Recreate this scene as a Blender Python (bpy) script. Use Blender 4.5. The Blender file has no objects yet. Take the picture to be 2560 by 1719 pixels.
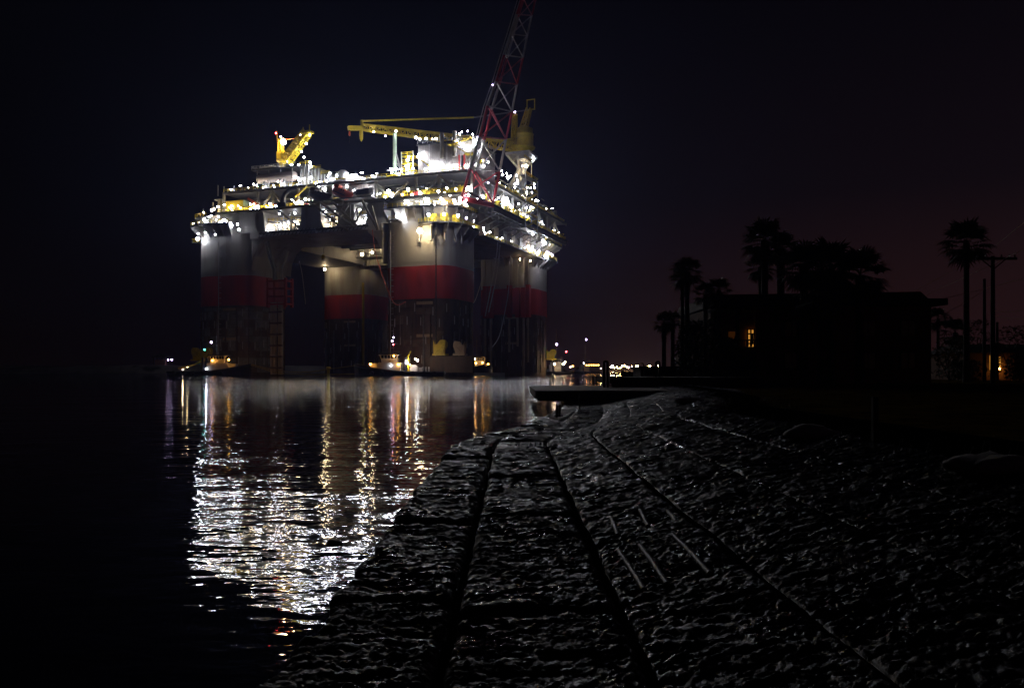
import bpy, math, random
from mathutils import Vector, Matrix, noise
R = math.radians
rnd = random.Random(11)
scn = bpy.context.scene
col = scn.collection

# ---------------------------------------------------------------- camera
FPX, HORIZON, EYE = 2060.0, 927.0, 1.8          # focal length / horizon of the 2560 px wide photograph, eye height over water
cam_d = bpy.data.cameras.new('camera'); cam = bpy.data.objects.new('camera', cam_d); col.objects.link(cam)
cam.location = (0, 0, EYE); cam.rotation_euler = (R(90), 0, 0)
cam_d.sensor_width = 36; cam_d.lens = 36 * FPX / 2560
cam_d.shift_y = (HORIZON - 859.5) / 2560
cam_d.clip_start = 0.1; cam_d.clip_end = 9000
scn.camera = cam

# ---------------------------------------------------------------- night sky
world = bpy.data.worlds.new('World'); scn.world = world; world.use_nodes = True
nt = world.node_tree; nt.nodes.clear()
wo = nt.nodes.new('ShaderNodeOutputWorld'); bg = nt.nodes.new('ShaderNodeBackground')
tc = nt.nodes.new('ShaderNodeTexCoord'); sep = nt.nodes.new('ShaderNodeSeparateXYZ')
nt.links.new(tc.outputs['Generated'], sep.inputs[0])
el = nt.nodes.new('ShaderNodeValToRGB')          # dim violet town glow at the horizon fading to black-blue overhead
cr = el.color_ramp
cr.elements[0].position = 0.0; cr.elements[0].color = (0.0165, 0.0060, 0.0062, 1)
cr.elements[1].position = 1.0; cr.elements[1].color = (0.0003, 0.0003, 0.0007, 1)
for p_, c_ in ((0.07, (0.0100, 0.0038, 0.0042, 1)), (0.2, (0.0030, 0.0017, 0.0026, 1)), (0.45, (0.0006, 0.0005, 0.0011, 1))):
    e_ = cr.elements.new(p_); e_.color = c_
nt.links.new(sep.outputs['Z'], el.inputs[0])
az = nt.nodes.new('ShaderNodeMapRange'); az.inputs['From Min'].default_value = -0.12; az.inputs['From Max'].default_value = 0.6
az.inputs['To Min'].default_value = 0.14; az.inputs['To Max'].default_value = 1.9
nt.links.new(sep.outputs['X'], az.inputs['Value']); nt.links.new(az.outputs[0], bg.inputs['Strength'])
nt.links.new(el.outputs[0], bg.inputs['Color']); nt.links.new(bg.outputs[0], wo.inputs['Surface'])
scn.view_settings.view_transform = 'Standard'; scn.view_settings.look = 'None'
scn.view_settings.exposure = 0.0; scn.view_settings.gamma = 1.0
scn.view_settings.use_curve_mapping = False
scn.render.engine = 'CYCLES'
cy = scn.cycles
cy.use_denoising = True
try: cy.denoiser = 'OPENIMAGEDENOISE'
except Exception: pass
cy.max_bounces = 5; cy.diffuse_bounces = 2; cy.glossy_bounces = 3; cy.transmission_bounces = 2; cy.volume_bounces = 0
cy.sample_clamp_indirect = 4.0; cy.sample_clamp_direct = 0.0
cy.caustics_reflective = False; cy.caustics_refractive = False
cy.use_light_tree = True

# ---------------------------------------------------------------- materials
def mat(name, base, rough=0.6, metal=0.0, var=0.25, vscale=0.6, stretch=(1, 1, 1), bump=0.0, bscale=8.0, stain=None, stain_amt=0.4, spec=0.5):
    """Principled with a noisy base colour; STAIN adds blotches or streaks of dirt/rust (stretch gives streaks)."""
    m = bpy.data.materials.new(name); m.use_nodes = True
    n = m.node_tree; b = n.nodes['Principled BSDF']
    b.inputs['Roughness'].default_value = rough; b.inputs['Metallic'].default_value = metal
    b.inputs['Specular IOR Level'].default_value = spec
    tcn = n.nodes.new('ShaderNodeTexCoord'); mp = n.nodes.new('ShaderNodeMapping'); mp.inputs['Scale'].default_value = stretch
    n.links.new(tcn.outputs['Object'], mp.inputs['Vector'])
    nz = n.nodes.new('ShaderNodeTexNoise'); nz.inputs['Scale'].default_value = vscale; nz.inputs['Detail'].default_value = 5
    n.links.new(mp.outputs[0], nz.inputs['Vector'])
    rp = n.nodes.new('ShaderNodeValToRGB')
    a = tuple(c * (1 - var) for c in base) + (1,); z = tuple(min(1, c * (1 + var)) for c in base) + (1,)
    rp.color_ramp.elements[0].position = 0.3; rp.color_ramp.elements[0].color = a
    rp.color_ramp.elements[1].position = 0.7; rp.color_ramp.elements[1].color = z
    n.links.new(nz.outputs[0], rp.inputs[0])
    out = rp.outputs[0]
    if stain:
        n2 = n.nodes.new('ShaderNodeTexNoise'); n2.inputs['Scale'].default_value = vscale * 2.3; n2.inputs['Detail'].default_value = 6
        n.links.new(mp.outputs[0], n2.inputs['Vector'])
        r2 = n.nodes.new('ShaderNodeValToRGB')
        r2.color_ramp.elements[0].position = 0.52; r2.color_ramp.elements[0].color = (0, 0, 0, 1)
        r2.color_ramp.elements[1].position = 0.72; r2.color_ramp.elements[1].color = (stain_amt,) * 3 + (1,)
        n.links.new(n2.outputs[0], r2.inputs[0])
        mx = n.nodes.new('ShaderNodeMix'); mx.data_type = 'RGBA'
        n.links.new(r2.outputs[0], mx.inputs['Factor']); n.links.new(out, mx.inputs['A']); mx.inputs['B'].default_value = tuple(stain) + (1,)
        out = mx.outputs['Result']
    n.links.new(out, b.inputs['Base Color'])
    if bump:
        n3 = n.nodes.new('ShaderNodeTexNoise'); n3.inputs['Scale'].default_value = bscale; n3.inputs['Detail'].default_value = 8; n3.inputs['Roughness'].default_value = 0.62
        n.links.new(mp.outputs[0], n3.inputs['Vector'])
        bp = n.nodes.new('ShaderNodeBump'); bp.inputs['Strength'].default_value = 1.0; bp.inputs['Distance'].default_value = bump
        n.links.new(n3.outputs[0], bp.inputs['Height']); n.links.new(bp.outputs[0], b.inputs['Normal'])
    return m
def emit(name, c, s):
    m = bpy.data.materials.new(name); m.use_nodes = True
    n = m.node_tree; n.nodes.clear()
    o = n.nodes.new('ShaderNodeOutputMaterial'); e = n.nodes.new('ShaderNodeEmission')
    e.inputs['Color'].default_value = tuple(c) + (1,); e.inputs['Strength'].default_value = s
    n.links.new(e.outputs[0], o.inputs['Surface']); return m
M = {}
M['white'] = mat('white_marine_paint', (0.36, 0.35, 0.32), 0.5, var=0.18, vscale=0.12, stretch=(1, 1, .18), stain=(0.15, 0.09, 0.055), stain_amt=0.6)
M['pipe'] = mat('pale_pipe_paint', (0.4, 0.4, 0.39), 0.45, var=0.2, vscale=0.5)
M['steel'] = mat('grey_structural_steel', (0.2, 0.19, 0.15), 0.55, var=0.3, vscale=0.4, stain=(0.14, 0.09, 0.06), stain_amt=0.4)
M['dark'] = mat('dark_deck_steel', (0.06, 0.058, 0.055), 0.6, var=0.4, vscale=0.3)
M['red'] = mat('red_antifouling', (0.42, 0.03, 0.025), 0.6, var=0.25, vscale=0.15, stretch=(1, 1, .25), stain=(0.12, 0.02, 0.02), stain_amt=0.5)
M['hull'] = mat('old_hull_coating', (0.1, 0.07, 0.05), 0.8, var=0.45, vscale=0.3, stretch=(1, 1, .3), stain=(0.14, 0.06, 0.03), stain_amt=0.5)
M['plate_a'] = mat('grey_hull_plate', (0.2, 0.19, 0.165), 0.75, var=0.3, vscale=0.4, stain=(0.1, 0.06, 0.04), stain_amt=0.5)
M['plate_b'] = mat('brown_hull_plate', (0.14, 0.1, 0.07), 0.8, var=0.35, vscale=0.4, stain=(0.15, 0.05, 0.03), stain_amt=0.5)
M['anode'] = mat('zinc_anode', (0.4, 0.38, 0.34), 0.7, var=0.2)
M['riser'] = mat('buff_riser_coating', (0.42, 0.36, 0.25), 0.6, var=0.2, vscale=0.3)
M['yellow'] = mat('yellow_safety_paint', (0.66, 0.48, 0.015), 0.5, var=0.2, vscale=0.5, stain=(0.25, 0.16, 0.02), stain_amt=0.3)
M['orange'] = mat('orange_glass_fibre', (0.6, 0.09, 0.03), 0.35, var=0.15)
M['beige'] = mat('beige_tank_paint', (0.46, 0.38, 0.33), 0.5, var=0.15, vscale=0.2)
M['panel'] = mat('cladding_panel', (0.33, 0.305, 0.28), 0.5, var=0.12, vscale=0.2, stain=(0.28, 0.22, 0.17), stain_amt=0.4)
M['green'] = mat('pale_green_paint', (0.4, 0.52, 0.36), 0.5, var=0.15)
M['black'] = mat('black_rubber', (0.012, 0.012, 0.013), 0.7, var=0.3)
M['navy'] = mat('dark_blue_hull_paint', (0.012, 0.014, 0.03), 0.4, var=0.3)
M['tugwhite'] = mat('white_deckhouse_paint', (0.5, 0.49, 0.47), 0.45, var=0.1)
M['glass'] = mat('dark_window_glass', (0.01, 0.012, 0.015), 0.08, var=0.1)
M['tan'] = mat('tan_paint_and_shaded_yellow', (0.42, 0.3, 0.17), 0.5, var=0.15)
M['stone'] = mat('wet_granite', (0.017, 0.016, 0.0166), 0.36, var=0.5, vscale=6.0, bump=0.022, bscale=30.0, stain=(0.012, 0.011, 0.012), stain_amt=0.6, spec=0.6)
_b = M['stone'].node_tree.nodes['Principled BSDF']; _n = M['stone'].node_tree                       # wet patches: glossy where water lies, dull elsewhere
_w = _n.nodes.new('ShaderNodeTexNoise'); _w.inputs['Scale'].default_value = 2.2; _w.inputs['Detail'].default_value = 6
_t = _n.nodes.new('ShaderNodeTexCoord'); _n.links.new(_t.outputs['Object'], _w.inputs['Vector'])
_r = _n.nodes.new('ShaderNodeMapRange'); _r.inputs['From Min'].default_value = 0.4; _r.inputs['From Max'].default_value = 0.65; _r.inputs['To Min'].default_value = 0.5; _r.inputs['To Max'].default_value = 0.16
_n.links.new(_w.outputs[0], _r.inputs['Value']); _n.links.new(_r.outputs[0], _b.inputs['Roughness'])
M['joint'] = mat('black_gap_shade', (0.004, 0.004, 0.004), 1.0, var=0.3, spec=0.0)
M['drill'] = mat('smooth_drill_scar', (0.06, 0.058, 0.063), 0.5, var=0.15, vscale=8, spec=0.2)
M['concrete'] = mat('dock_concrete', (0.5, 0.475, 0.44), 0.7, var=0.2, vscale=1.0, bump=0.004, bscale=30)
M['wood'] = mat('dark_weathered_timber', (0.045, 0.035, 0.028), 0.85, var=0.4, vscale=2)
M['sand'] = mat('dune_sand_and_scrub', (0.4, 0.36, 0.31), 0.9, var=0.6, vscale=0.03, bump=0.3, bscale=0.4, stain=(0.03, 0.035, 0.02), stain_amt=0.9)
M['lawn'] = mat('dry_lawn', (0.1, 0.062, 0.014), 1.0, var=0.7, vscale=1.6, bump=0.05, bscale=6, spec=0.0)
M['grass'] = mat('grass_blade', (0.09, 0.09, 0.04), 0.6, var=0.4, vscale=3)
M['frond'] = mat('palm_leaf', (0.055, 0.075, 0.03), 0.45, var=0.4, vscale=2)
M['trunk'] = mat('palm_bark', (0.08, 0.06, 0.045), 0.9, var=0.4, vscale=3, bump=0.03, bscale=14)
M['stucco'] = mat('brown_stucco', (0.2, 0.11, 0.075), 0.85, var=0.2, vscale=0.6)
M['roof'] = mat('dark_roofing', (0.04, 0.036, 0.034), 0.8, var=0.3)
M['leafdark'] = mat('shrub_leaf', (0.045, 0.06, 0.025), 0.6, var=0.4, vscale=2)
M['rope'] = mat('yellow_mooring_rope', (0.45, 0.3, 0.06), 0.7, var=0.2)
M['hose'] = mat('pale_hose', (0.5, 0.48, 0.45), 0.6, var=0.1)
M['redhose'] = mat('red_hose', (0.5, 0.1, 0.06), 0.6, var=0.1)
LS = 145.0
HAZE = 0.00017
M['cool'] = emit('cool_floodlight_glow', (0.86, 0.88, 1.0), LS)
M['warm'] = emit('warm_floodlight_glow', (1.0, 0.74, 0.42), LS * 0.9)
M['amber'] = emit('amber_lamp_glow', (1.0, 0.42, 0.07), LS * 0.36)
M['violet'] = emit('violet_lamp_glow', (0.72, 0.55, 1.0), LS * 0.25)
M['redlamp'] = emit('red_lamp_glow', (1.0, 0.05, 0.06), LS * 0.4)
M['greenlamp'] = emit('green_lamp_glow', (0.05, 0.9, 0.7), LS * 0.3)
M['room'] = emit('lit_room_window', (1.0, 0.42, 0.06), 0.55)
M['strip'] = emit('added_glint_glow', (0.95, 0.93, 0.86), LS * 0.5)
M['harbour'] = emit('sodium_harbour_glow', (1.0, 0.5, 0.14), 160)
M['roomdim'] = emit('dim_room_window', (1.0, 0.3, 0.04), 0.02)

# water: one dark glossy sheet with wind ripples
wm = bpy.data.materials.new('harbour_water'); wm.use_nodes = True
n = wm.node_tree; b = n.nodes['Principled BSDF']
b.inputs['Base Color'].default_value = (0.003, 0.004, 0.006, 1); b.inputs['Roughness'].default_value = 0.028; b.inputs['IOR'].default_value = 1.333
geo = n.nodes.new('ShaderNodeNewGeometry')
prev = None
# sheltered, calmer water close to the stones; wind ripples out in the channel
sy = n.nodes.new('ShaderNodeSeparateXYZ'); n.links.new(geo.outputs['Position'], sy.inputs[0])
calm = n.nodes.new('ShaderNodeMapRange'); calm.interpolation_type = 'SMOOTHSTEP'
for k_, v_ in (('From Min', 20), ('From Max', 112), ('To Min', 0.74), ('To Max', 4.4)): calm.inputs[k_].default_value = v_
gm = n.nodes.new('ShaderNodeMapping'); gm.inputs['Scale'].default_value = (.012, .045, 1); n.links.new(geo.outputs['Position'], gm.inputs['Vector'])
gust = n.nodes.new('ShaderNodeTexNoise'); gust.inputs['Scale'].default_value = 1.0; gust.inputs['Detail'].default_value = 4; n.links.new(gm.outputs[0], gust.inputs['Vector'])
ga = n.nodes.new('ShaderNodeMath'); ga.operation = 'MULTIPLY_ADD'; ga.inputs[1].default_value = 64; n.links.new(gust.outputs[0], ga.inputs[0])
gs = n.nodes.new('ShaderNodeMath'); gs.operation = 'SUBTRACT'; gs.inputs[1].default_value = 32; n.links.new(sy.outputs['Y'], gs.inputs[0]); n.links.new(gs.outputs[0], ga.inputs[2])
n.links.new(ga.outputs[0], calm.inputs['Value'])
for sc_, dist_, det_, st_ in ((0.12, 0.06, 2, (1, 2.4, 1)), (0.55, 0.034, 1, (1, 1.7, 1)), (2.4, 0.0145, 1.5, (1, 1.8, 1)), (7.0, 0.0036, 1, (1, 1.5, 1))):
    mp = n.nodes.new('ShaderNodeMapping'); mp.inputs['Scale'].default_value = st_; mp.inputs['Rotation'].default_value = (0, 0, R(9 * sc_))
    n.links.new(geo.outputs['Position'], mp.inputs['Vector'])
    nz = n.nodes.new('ShaderNodeTexNoise'); nz.inputs['Scale'].default_value = sc_; nz.inputs['Detail'].default_value = det_
    n.links.new(mp.outputs[0], nz.inputs['Vector'])
    bp = n.nodes.new('ShaderNodeBump'); bp.inputs['Strength'].default_value = 1.0; bp.inputs['Distance'].default_value = dist_
    n.links.new(nz.outputs[0], bp.inputs['Height'])
    mu = n.nodes.new('ShaderNodeMath'); mu.operation = 'MULTIPLY'; mu.inputs[1].default_value = dist_
    n.links.new(calm.outputs[0], mu.inputs[0]); n.links.new(mu.outputs[0], bp.inputs['Distance'])
    if prev: n.links.new(prev.outputs[0], bp.inputs['Normal'])
    prev = bp
n.links.new(prev.outputs[0], b.inputs['Normal'])
M['water'] = wm

# ---------------------------------------------------------------- mesh helpers
class MB:
    def __init__(s): s.v = []; s.f = []; s.m = []; s.sm = []; s.mi = 0
    def add(s, vs, fs, smooth=False):
        o = len(s.v); s.v += [tuple(v) for v in vs]
        for f in fs: s.f.append(tuple(i + o for i in f)); s.m.append(s.mi); s.sm.append(smooth)
        return s
    def box(s, x0, x1, y0, y1, z0, z1):
        return s.add([(x0,y0,z0),(x1,y0,z0),(x1,y1,z0),(x0,y1,z0),(x0,y0,z1),(x1,y0,z1),(x1,y1,z1),(x0,y1,z1)],
                     [(0,3,2,1),(4,5,6,7),(0,1,5,4),(1,2,6,5),(2,3,7,6),(3,0,4,7)])
    def bar(s, p, q, w, h=None, up=(0, 0, 1)):
        p, q = Vector(p), Vector(q); d = (q - p).normalized(); h = h or w
        a = d.cross(Vector(up))
        if a.length < 1e-4: a = d.cross(Vector((1, 0, 0)))
        a.normalize(); c = a.cross(d)
        vs = [e + a * (sx * w / 2) + c * (sy * h / 2) for e in (p, q) for sx, sy in ((-1,-1),(1,-1),(1,1),(-1,1))]
        return s.add(vs, [(0,1,2,3),(7,6,5,4),(0,4,5,1),(1,5,6,2),(2,6,7,3),(3,7,4,0)])
    def tube(s, pts, r, n=7, cap=True):
        pts = [Vector(p) for p in pts]; rs = r if isinstance(r, (list, tuple)) else [r] * len(pts)
        rings = []; a = None
        for i, p in enumerate(pts):
            d = (pts[min(i + 1, len(pts) - 1)] - pts[max(i - 1, 0)]).normalized()
            if a is None:
                a = d.orthogonal().normalized()
            a = (a - d * a.dot(d)).normalized(); c = d.cross(a)
            rings.append([p + (a * math.cos(2 * math.pi * k / n) + c * math.sin(2 * math.pi * k / n)) * rs[i] for k in range(n)])
        vs = [v for rg in rings for v in rg]; fs = []
        for i in range(len(pts) - 1):
            for k in range(n):
                k2 = (k + 1) % n; fs.append((i * n + k, i * n + k2, (i + 1) * n + k2, (i + 1) * n + k))
        s.add(vs, fs, True)
        if cap:
            s.add(rings[0], [tuple(range(n))[::-1]]); s.add(rings[-1], [tuple(range(n))])
        return s
    def loft(s, rings, cap=True, smooth=False, closed=True):
        n = len(rings[0]); vs = [v for rg in rings for v in rg]; fs = []
        for i in range(len(rings) - 1):
            for k in range(n if closed else n - 1):
                k2 = (k + 1) % n; fs.append((i * n + k, i * n + k2, (i + 1) * n + k2, (i + 1) * n + k))
        s.add(vs, fs, smooth)
        if cap and closed:
            s.add(rings[0], [tuple(range(n))[::-1]]); s.add(rings[-1], [tuple(range(n))])
        return s
    def lathe(s, c, prof, n=14):
        return s.loft([[(c[0] + r * math.cos(2 * math.pi * k / n), c[1] + r * math.sin(2 * math.pi * k / n), c[2] + z) for k in range(n)] for r, z in prof], smooth=True)
    def ico(s, c, r, sub=1):
        import bmesh
        bm = bmesh.new(); bmesh.ops.create_icosphere(bm, subdivisions=sub, radius=r)
        bm.verts.ensure_lookup_table()
        s.add([(v.co.x + c[0], v.co.y + c[1], v.co.z + c[2]) for v in bm.verts], [tuple(v.index for v in f.verts) for f in bm.faces], True)
        bm.free(); return s
    def mesh(s, name, mats):
        me = bpy.data.meshes.new(name); me.from_pydata(s.v, [], s.f)
        for m_ in mats: me.materials.append(m_)
        if len(mats) > 1: me.polygons.foreach_set('material_index', s.m)
        me.polygons.foreach_set('use_smooth', s.sm); me.update(); return me
    def build(s, name, mats, parent=None, loc=(0, 0, 0), rz=0.0):
        if not isinstance(mats, (list, tuple)): mats = [mats]
        o = bpy.data.objects.new(name, s.mesh(name, mats)); col.objects.link(o)
        o.parent = parent; o.location = loc; o.rotation_euler = (0, 0, rz); return o
def tag(o, label=None, cat=None, group=None, kind=None):
    if label: o['label'] = label
    if cat: o['category'] = cat
    if group: o['group'] = group
    if kind: o['kind'] = kind
    return o
def empty(name, loc=(0, 0, 0), rz=0.0, label=None, cat=None, group=None, kind=None, parent=None):
    o = bpy.data.objects.new(name, None); col.objects.link(o); o.location = loc; o.rotation_euler = (0, 0, rz)
    o.empty_display_size = 0.5; o.parent = parent
    return tag(o, label, cat, group, kind)
def put(name, me, parent=None, loc=(0, 0, 0), rot=(0, 0, 0), sc=1.0):
    o = bpy.data.objects.new(name, me); col.objects.link(o); o.parent = parent; o.location = loc; o.rotation_euler = rot
    o.scale = (sc, sc, sc) if not isinstance(sc, (tuple, list)) else sc; return o
def at(px, py, d): return Vector(((px - 1280) * d / FPX, d, EYE + (HORIZON - py) * d / FPX))

# ---------------------------------------------------------------- setting: water, land
MB().add([(-2600, -60, 0), (2600, -60, 0), (2600, 2600, 0), (-2600, 2600, 0)], [(0, 1, 2, 3)]).build('water', M['water'])['kind'] = 'structure'
def heightfield(name, xs, ys, fn, m, kind='structure', smooth=True):
    vs = [(x, y, fn(x, y)) for y in ys for x in xs]; nx = len(xs)
    fs = [(j * nx + i, j * nx + i + 1, (j + 1) * nx + i + 1, (j + 1) * nx + i) for j in range(len(ys) - 1) for i in range(nx - 1)]
    o = MB().add(vs, fs, smooth).build(name, m); o['kind'] = kind; return o
# dune shore beyond the channel, left of and behind the platform
def dune(x, y):
    t = min(1, max(0, (y - 618) / 22)); h = 7.5 * t * t * (3 - 2 * t)
    return -0.8 + h * (0.75 + 0.5 * noise.noise((x * .012, y * .02, 0))) + 1.6 * t * noise.noise((x * .05, y * .06, 3))
heightfield('dune_shore', [-700 + i * 10 for i in range(66)], [600 + j * 4 for j in range(12)] + [656, 668, 684, 704, 730, 770], dune, M['sand'])
# low land on the far side of the harbour, at the right
heightfield('far_shore', [40 + i * 40 for i in range(60)], [1500, 1520, 1560, 1700, 2200], lambda x, y: -0.5 + min(1, (y - 1500) / 30) * (3 + 2 * noise.noise((x * .01, y * .01, 0))), M['roof'])
# ================================================================ THE PLATFORM
ANG = R(-20.9); EX = (math.cos(ANG), math.sin(ANG)); EY = (-math.sin(ANG), math.cos(ANG)); ORG = (-30.2476, 310.0)
def Fp(px, py, y0):
    """Point of the platform's vertical plane y = y0 (parallel to its front) seen at a place of the photograph, in platform coordinates."""
    r = (px - 1280) / FPX; ax = ORG[0] + y0 * EY[0]; ay = ORG[1] + y0 * EY[1]
    x = (r * ay - ax) / (EX[0] - r * EX[1]); d = ay + x * EX[1]
    return Vector((x, y0, EYE + (HORIZON - py) * d / FPX))
def Gp(px, py, x0):
    r = (px - 1280) / FPX; ax = ORG[0] + x0 * EX[0]; ay = ORG[1] + x0 * EX[1]
    y = (r * ay - ax) / (EY[0] - r * EY[1]); d = ay + y * EY[1]
    return Vector((x0, y, EYE + (HORIZON - py) * d / FPX))
rig = empty('oil_platform', (ORG[0], ORG[1], 0), ANG, 'floodlit offshore oil platform on four white and red columns standing in the channel', 'oil platform')
S, SX, HW = 88.0, 86.2, 13.75
Z_RED0, Z_RED1, Z_BOT, Z_D1, Z_D2 = 27.75, 39.6, 53.5, 64.6, 72.5
def rs(h, th, n=4.6):
    c, s = abs(math.cos(th)), abs(math.sin(th)); k = h / (c ** n + s ** n) ** (1 / n)
    return k * math.cos(th), k * math.sin(th)
def ring(cx, cy, h, z, n=56): return [(cx + rs(h, 2 * math.pi * k / n)[0], cy + rs(h, 2 * math.pi * k / n)[1], z) for k in range(n)]
plate_meshes = {}
def sector(mb, cx, cy, h0, h1, a0, a1, z0, z1, n=24):
    vs = []
    for i in range(n + 1):
        th = R(a0 + (a1 - a0) * i / n)
        for h in (h0, h1):
            x, y = rs(h, th)
            vs += [(cx + x, cy + y, z0), (cx + x, cy + y, z1)]
    fs = []
    for i in range(n):
        a, b_ = i * 4, i * 4 + 4
        fs += [(a + 1, a + 3, b_ + 3, b_ + 1), (a, b_, b_ + 2, a + 2), (a, a + 1, b_ + 1, b_), (a + 2, b_ + 2, b_ + 3, a + 3)]
    fs += [(0, 2, 3, 1), (4 * n, 4 * n + 1, 4 * n + 3, 4 * n + 2)]
    mb.add(vs, fs); return mb
def rail_pts(cx, cy, h, a0, a1, z, n=24): return [Vector((cx + rs(h, R(a0 + (a1 - a0) * i / n))[0], cy + rs(h, R(a0 + (a1 - a0) * i / n))[1], z)) for i in range(n + 1)]
def railing(pts, h=1.25, parent=rig, m='yellow', step=2.0, r=.11):
    mb = MB()
    for hh in (h, h * .55): mb.tube([p + Vector((0, 0, hh)) for p in pts], r, 4, False)
    for p, q in zip(pts, pts[1:]):
        k = max(1, int((q - p).length / step))
        for i in range(k): mb.bar(p.lerp(q, i / k), p.lerp(q, i / k) + Vector((0, 0, h)), r * 1.8)
    return mb.build('railing', M[m], parent)

# ---- columns
anode_me = MB().box(-.14, .14, -.12, .12, -1.5, 1.5).mesh('anode', [M['anode']])
for ci, (cx, cyy) in enumerate(((0, 0), (-SX, 0), (0, S), (-SX, S))):
    c = MB().loft([ring(cx, cyy, HW, Z_RED1), ring(cx, cyy, HW, 50), ring(cx, cyy, HW + .02, Z_D1 - .8)], smooth=True).build('column', M['white'], rig)
    c['label'] = ('front right column, brightly lit white over red', 'front left column beside the red riser frame', 'rear right column behind the hanging hoses', 'rear middle column in the shade under the deck')[ci]
    MB().loft([ring(cx, cyy, HW + .03, Z_RED0), ring(cx, cyy, HW + .03, Z_RED1)], smooth=True).build('red_band', M['red'], c)
    MB().loft([ring(cx, cyy, HW - .25, -12), ring(cx, cyy, HW - .25, Z_RED0)], smooth=True).build('lower_hull', M['hull'], c)
    w = MB()
    for z in (Z_RED1 + 1.4, 47.0): sector(w, cx, cyy, HW - .1, HW + .07, 0, 360, z - .12, z + .12, 48)
    w.build('weld_bead', M['white'], c)
    # hull plates: individual doubler plates on the lower hull (dense and pale on the front left column, sparse on the others)
    per = [(cx + rs(HW - .25, R(a))[0], cyy + rs(HW - .25, R(a))[1]) for a in range(-200, 25, 2)]
    L = [0]
    for p, q in zip(per, per[1:]): L.append(L[-1] + math.dist(p, q))
    def on(s_):
        for i in range(len(L) - 1):
            if L[i + 1] >= s_: break
        t = (s_ - L[i]) / (L[i + 1] - L[i]); p, q = per[i], per[i + 1]
        return Vector((p[0] + (q[0] - p[0]) * t, p[1] + (q[1] - p[1]) * t, 0)), Vector((q[1] - p[1], p[0] - q[0], 0)).normalized()
    rng = random.Random(40 + ci)
    z = 1.2; row = 0
    while z < Z_RED0 - 1.5:
        hgt = rng.choice((2.6, 3.0, 3.4)); hgt = min(hgt, Z_RED0 - .6 - z)
        s_ = rng.uniform(0, 1.5)
        while s_ < L[-1] - 4.5:
            wd = rng.choice((2.8, 3.4, 4.2))
            if rng.random() < (0.86 if ci == 1 else 0.26):
                m1 = MB(); k = 4; fr = []
                for i in range(k + 1):
                    p, nn = on(s_ + wd * i / k)
                    th = .10 + .05 * rng.random() * (i == 0)
                    fr.append((p, nn))
                vs = []
                for p, nn in fr:
                    o_ = p + nn * .16
                    vs += [(p.x, p.y, z), (o_.x, o_.y, z), (o_.x, o_.y, z + hgt - .16), (p.x, p.y, z + hgt - .16)]
                fs = []
                for i in range(k):
                    a_, b_ = i * 4, i * 4 + 4
                    fs += [(a_ + 1, b_ + 1, b_ + 2, a_ + 2), (a_, b_, b_ + 1, a_ + 1), (a_ + 2, b_ + 2, b_ + 3, a_ + 3)]
                fs += [(0, 1, 2, 3), (4 * k, 4 * k + 3, 4 * k + 2, 4 * k + 1)]
                m1.add(vs, fs)
                pick = rng.random()
                m1.build('hull_plate', M['plate_a' if pick < (.5 if ci == 1 else .0) else 'plate_b' if pick < (.9 if ci == 1 else .4) else 'hull'], c)
            s_ += wd + .16
        z += hgt; row += 1
    for zr in (5.5, 12.5, 19.5, 24):
        s_ = rng.uniform(1, 5)
        while s_ < L[-1] - 2:
            p, nn = on(s_)
            put('anode', anode_me, c, (p.x + nn.x * .4, p.y + nn.y * .4, zr + rng.uniform(-.8, .8)), (0, 0, math.atan2(nn.y, nn.x) + R(90)))
            s_ += rng.uniform(4.2, 7.5)
    s_ = rng.uniform(1, 3)
    while s_ < L[-1] - 1:
        p, nn = on(s_); z0 = rng.choice((1, 1, 6, 12)); z1 = rng.choice((26.8, 27.4, 22, 16)); q_ = Vector((p.x + nn.x * .45, p.y + nn.y * .45, 0))
        if z1 > z0 + 4:
            pm_ = MB().tube([q_ + Vector((0, 0, z0)), q_ + Vector((0, 0, z1))], rng.choice((.14, .2, .3)), 6)
            for zz in range(int(z0) + 2, int(z1), 5): pm_.box(q_.x - .4, q_.x + .4, q_.y - .4, q_.y + .4, zz, zz + .3)
            pm_.build('hull_pipe', M[rng.choice(('plate_b', 'plate_a', 'hull'))], c)
        s_ += rng.uniform(2.2, 5.5)
    # draught mark boards
    for zz in (26.2, 14.5):
        p, nn = on(L[-1] * .56)
        MB().box(-3.2, 3.2, -.1, .1, -.5, .5).build('draught_board', M['tan'], c, (p.x + nn.x * .3, p.y + nn.y * .3, zz), math.atan2(nn.y, nn.x) + R(90))
    # ladder line on the front face
    if ci in (0, 1):
        lx = cx - 9.6 if ci == 0 else cx - 1.0
        lad = MB().tube([(lx, -HW - .45, 2), (lx, -HW - .45, 53)], .17, 5)
        for k in range(24): lad.box(lx - .1, lx + 1.0, -HW - .55, -HW - .05, 4 + k * 2.05, 4.15 + k * 2.05)
        lad.build('ladder', M['white'], c)

# ---- ring beams and underside of the deck box
def beam(x0, x1, y0, y1, z0, z1, m='white', name='deck_beam'): return MB().box(x0, x1, y0, y1, z0, z1).build(name, M[m], rig)
beam(-SX + HW, -HW, -HW + .3, HW, Z_BOT, 56.0)
beam(-HW, HW - .3, HW, S - HW, Z_BOT, Z_D1 - .8, 'hull')
beam(-SX + .3 - HW, -SX + HW, HW, S - HW, Z_BOT, Z_D1 - .8, 'dark')
beam(-SX + HW, -HW, S - HW, S + HW - .3, Z_BOT, Z_D1 - .8, 'steel')
und = MB().box(-SX + HW, -HW, HW, S - HW, 60.2, 60.6)
for k in range(9): und.box(-SX + HW, -HW, HW + 3 + k * 7, HW + 3.5 + k * 7, 58.8, 60.2)
und.build('deck_underside', M['dark'], rig)
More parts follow.
